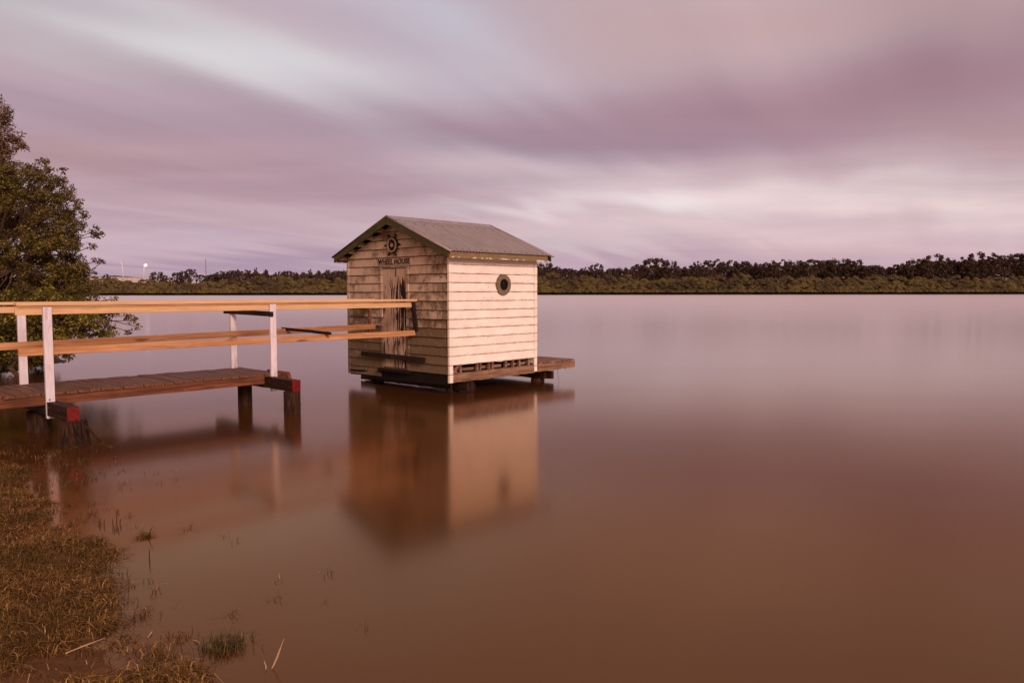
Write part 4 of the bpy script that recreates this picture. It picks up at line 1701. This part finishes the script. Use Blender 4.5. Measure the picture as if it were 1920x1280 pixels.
lamp_post(228, 490, 231, 524, False, 'tall pale unlit lamp post on the bridge, nearest the big tree')
lamp_post(270, 495, 269, 524, True, 'lit street lamp glowing white above the bridge')
a, b = pt(387, 535, 600), pt(386, 485, 600)
mb = MB()
mb.tube([(0, 0, -2), (0, 0, (b.z - a.z) * 0.4), (0, 0, b.z - a.z)], [0.34, 0.26, 0.18], 6)
for z in (0.5, 0.7, 0.95):
    mb.box(-0.5, 0.5, -0.1, 0.1, (b.z - a.z) * z, (b.z - a.z) * z + 0.25)
o = mb.build('radio_mast', 'mast_metal')
o.location = a
tag(o, 'thin dark radio mast rising above the low trees between bridge and hut', 'mast')
for (u, v, w) in ((362, 527, 1.0),):
    a, b = pt(u, 533, 620), pt(u, 515, 620)
    mb = MB()
    mb.tube([(0, 0, -2), (0, 0, b.z - a.z)], [0.3, 0.2], 6)
    o = mb.build('utility_pole', 'pale_metal')
    o.location = a
    tag(o, 'short pale pole at the low end of the bridge left of the mast', 'pole')

# ------------------------------------------------------------------ sky
world = bpy.data.worlds.new('World')
scene.world = world
world.use_nodes = True
t = NT(world.node_tree)
gen = t.coord('Generated')
x, y, z = t.xyz(gen)
ya = t.math('MAXIMUM', t.math('ABSOLUTE', y), 0.15)
zz = t.math('MAXIMUM', z, 0.0)
s_ = t.math('DIVIDE', x, ya)
t_ = t.math('DIVIDE', zz, ya)
st = t.comb(s_, t_, 0.0)
# cloud plane, streaks blown along one heading
zp = t.math('ADD', zz, 0.10)
pl = t.comb(t.math('DIVIDE', x, zp), t.math('DIVIDE', y, zp), 0.0)
HEAD = R(-30)      # the heading of the wind, to the right of the view
plr = t.mapping(pl, rot=(0, 0, -HEAD))
streak = t.noise(t.mapping(plr, scale=(1.5, 0.15, 1)), 1.0, 3, 0.45, 0.25)
streak2 = t.noise(t.mapping(plr, loc=(7, 3, 0), scale=(4.2, 0.30, 1)), 1.0, 4, 0.5, 0.2)
cloud = t.noise(t.mapping(pl, loc=(2, 1, 0), scale=(0.55, 0.28, 1)), 1.0, 4, 0.5)
# low banks near the horizon: long in s, thin in t
bank = t.noise(t.mapping(st, loc=(1, 0, 0), scale=(2.4, 26, 1)), 1.0, 4, 0.55, 0.2)
wn = t.noise(t.mapping(st, loc=(5, 2, 0), scale=(3, 9, 1)), 1.0, 3, 0.5)
wv = t.comb(t.math('MULTIPLY', t.math('SUBTRACT', wn, 0.5), 0.22), t.math('MULTIPLY', t.math('SUBTRACT', streak, 0.5), 0.10), 0.0)
stw = t.vmath('ADD', st, wv)


def ST(u, v):
    p = pt(u, v, 1.0)
    return p.x, p.z - CAM_H


base = t.ramp(t.math('MULTIPLY', t_, 1.0), [(0.0, lin(176, 150, 172)), (0.045, lin(200, 170, 184)), (0.11, lin(206, 178, 188)), (0.20, lin(186, 156, 170)), (0.30, lin(186, 162, 172)), (0.40, lin(190, 168, 176)),
                                            (0.7, lin(184, 156, 166)), (1.0, lin(180, 150, 160))])
blobs = [
    # u, v, half length, half thickness, tilt (deg, + rises to the right), colour, strength
    (330, 75, 620, 62, -13, (212, 205, 209), 0.95),
    (650, 165, 410, 58, -20, (219, 214, 220), 0.95),
    (880, 95, 260, 120, -35, (190, 190, 208), 0.95),
    (640, 20, 220, 40, -20, (178, 162, 178), 0.6),
    (90, 5, 300, 30, -8, (178, 166, 176), 0.6),
    (80, 205, 380, 46, -9, (172, 146, 160), 0.8),
    (160, 290, 340, 42, -6, (174, 137, 143), 0.85),
    (420, 290, 360, 32, -10, (182, 148, 158), 0.6),
    (560, 350, 460, 46, -3, (170, 137, 153), 0.8),
    (240, 410, 340, 26, -4, (172, 138, 156), 0.6),
    (980, 238, 420, 62, -4, (156, 130, 150), 1.0),
    (1330, 205, 420, 60, 4, (160, 127, 143), 0.95),
    (1780, 150, 460, 90, 6, (162, 124, 136), 0.9),
    (1900, 40, 260, 60, -6, (170, 136, 146), 0.7),
    (1880, 270, 220, 40, -8, (176, 138, 142), 0.6),
    (1250, 50, 420, 90, 10, (194, 166, 172), 0.7),
    (1600, 20, 420, 50, 4, (190, 156, 158), 0.7),
    (1520, 300, 400, 26, 2, (196, 166, 174), 0.6),
    (1240, 380, 130, 24, -2, (242, 232, 236), 0.8),
    (985, 388, 150, 12, -3, (228, 210, 216), 0.7),
    (1560, 372, 330, 20, 1, (228, 202, 207), 0.65),
    (1180, 322, 130, 20, 5, (214, 190, 198), 0.5),
    (1500, 345, 340, 24, 2, (230, 206, 210), 0.8),
    (1820, 390, 260, 34, -4, (238, 212, 214), 0.9),
    (1400, 430, 480, 28, 0, (222, 194, 200), 0.8),
    (960, 325, 200, 26, -3, (206, 180, 188), 0.7),
    (1020, 450, 160, 16, -3, (214, 196, 206), 0.6),
    (560, 425, 280, 13, -2, (202, 174, 184), 0.6),
    (420, 455, 260, 12, 0, (190, 166, 186), 0.6),
    (420, 492, 420, 16, 0, (164, 138, 164), 0.8),
    (1150, 488, 220, 12, 0, (186, 156, 178), 0.7),
    (1650, 470, 400, 18, 0, (206, 172, 180), 0.5),
]
col = base
for (u, v, rx, ry, an, c, k) in blobs:
    cs, ct = ST(u, v)
    m_ = t.mapping(stw, loc=(cs, ct, 0), rot=(0, 0, R(an)), scale=(rx / F, ry / F, 1), kind='TEXTURE')
    ln = t.vmath('LENGTH', m_)
    g = t.math('EXPONENT', t.math('MULTIPLY', t.math('MULTIPLY', ln, ln), -0.9))
    col = t.mix(t.math('MULTIPLY', g, k), col, lin(*c))
# streak shading: brighter bluish wisps and darker mauve furrows
hi = t.step(t_, 0.10, 0.30)
sm = t.math('ADD', t.math('MULTIPLY', streak, 0.84), t.math('MULTIPLY', streak2, 0.16))
amt = t.math('MULTIPLY', t.math('SUBTRACT', sm, 0.5), t.math('ADD', 0.28, t.math('MULTIPLY', hi, 0.34)))
amt = t.math('ADD', amt, t.math('MULTIPLY', t.math('SUBTRACT', bank, 0.5), t.math('MULTIPLY', t.math('SUBTRACT', 1.0, hi), 0.6)))
gain = t.math('ADD', 0.985, amt)
col = t.vmath('MULTIPLY', col, t.comb(gain, t.math('MULTIPLY', gain, 1.025), t.math('ADD', 0.985, t.math('MULTIPLY', amt, 0.9))))
pk = t.step(cloud, 0.35, 0.7)
col = t.mix(t.math('MULTIPLY', pk, 0.08), col, lin(192, 150, 152))
# warm glow added to the unseen sky behind the viewer, warming the foreground
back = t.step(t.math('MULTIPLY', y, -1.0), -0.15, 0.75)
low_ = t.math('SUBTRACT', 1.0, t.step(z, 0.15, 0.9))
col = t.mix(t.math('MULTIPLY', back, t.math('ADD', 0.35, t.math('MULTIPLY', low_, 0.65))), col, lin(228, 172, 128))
sky = t.n('ShaderNodeTexSky')
sky.sky_type = 'NISHITA'
sky.sun_disc = False
SUN_EL, SUN_AZ = 24.0, 150.0      # azimuth clockwise from the view direction (+Y)
sky.sun_elevation = R(SUN_EL)
sky.sun_rotation = R(SUN_AZ)
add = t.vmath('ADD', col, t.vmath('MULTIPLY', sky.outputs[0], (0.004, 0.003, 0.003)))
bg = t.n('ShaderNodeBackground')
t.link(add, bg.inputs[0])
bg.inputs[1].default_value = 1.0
ow = t.n('ShaderNodeOutputWorld')
t.link(bg.outputs[0], ow.inputs[0])
world.cycles.sampling_method = 'MANUAL'
world.cycles.sample_map_resolution = 512

# ------------------------------------------------------------------ sun
sd = bpy.data.lights.new('sun', 'SUN')
sd.energy = 3.0
sd.angle = R(18)
sd.color = (1.0, 0.70, 0.575)
so = bpy.data.objects.new('sun', sd)
COL.objects.link(so)
dirv = Vector((math.sin(R(SUN_AZ)) * math.cos(R(SUN_EL)), math.cos(R(SUN_AZ)) * math.cos(R(SUN_EL)), math.sin(R(SUN_EL))))
so.rotation_euler = dirv.to_track_quat('Z', 'Y').to_euler()
so.location = dirv * 40

# ------------------------------------------------------------------ camera
cd = bpy.data.cameras.new('camera')
cd.sensor_width = 36
cd.lens = 36 * F / 1920
cd.clip_start = 0.05
cd.clip_end = 12000
co = bpy.data.objects.new('camera', cd)
COL.objects.link(co)
co.matrix_world = Matrix.Translation((0, 0, CAM_H)) @ Matrix.Rotation(R(90) - PITCH, 4, 'X') @ Matrix.Rotation(R(-0.07), 4, 'Z')
scene.camera = co

vs_ = scene.view_settings
vs_.view_transform = 'Standard'
vs_.look = 'None'
vs_.exposure = 0
vs_.gamma = 1
scene.cycles.max_bounces = 6
scene.cycles.use_denoising = True
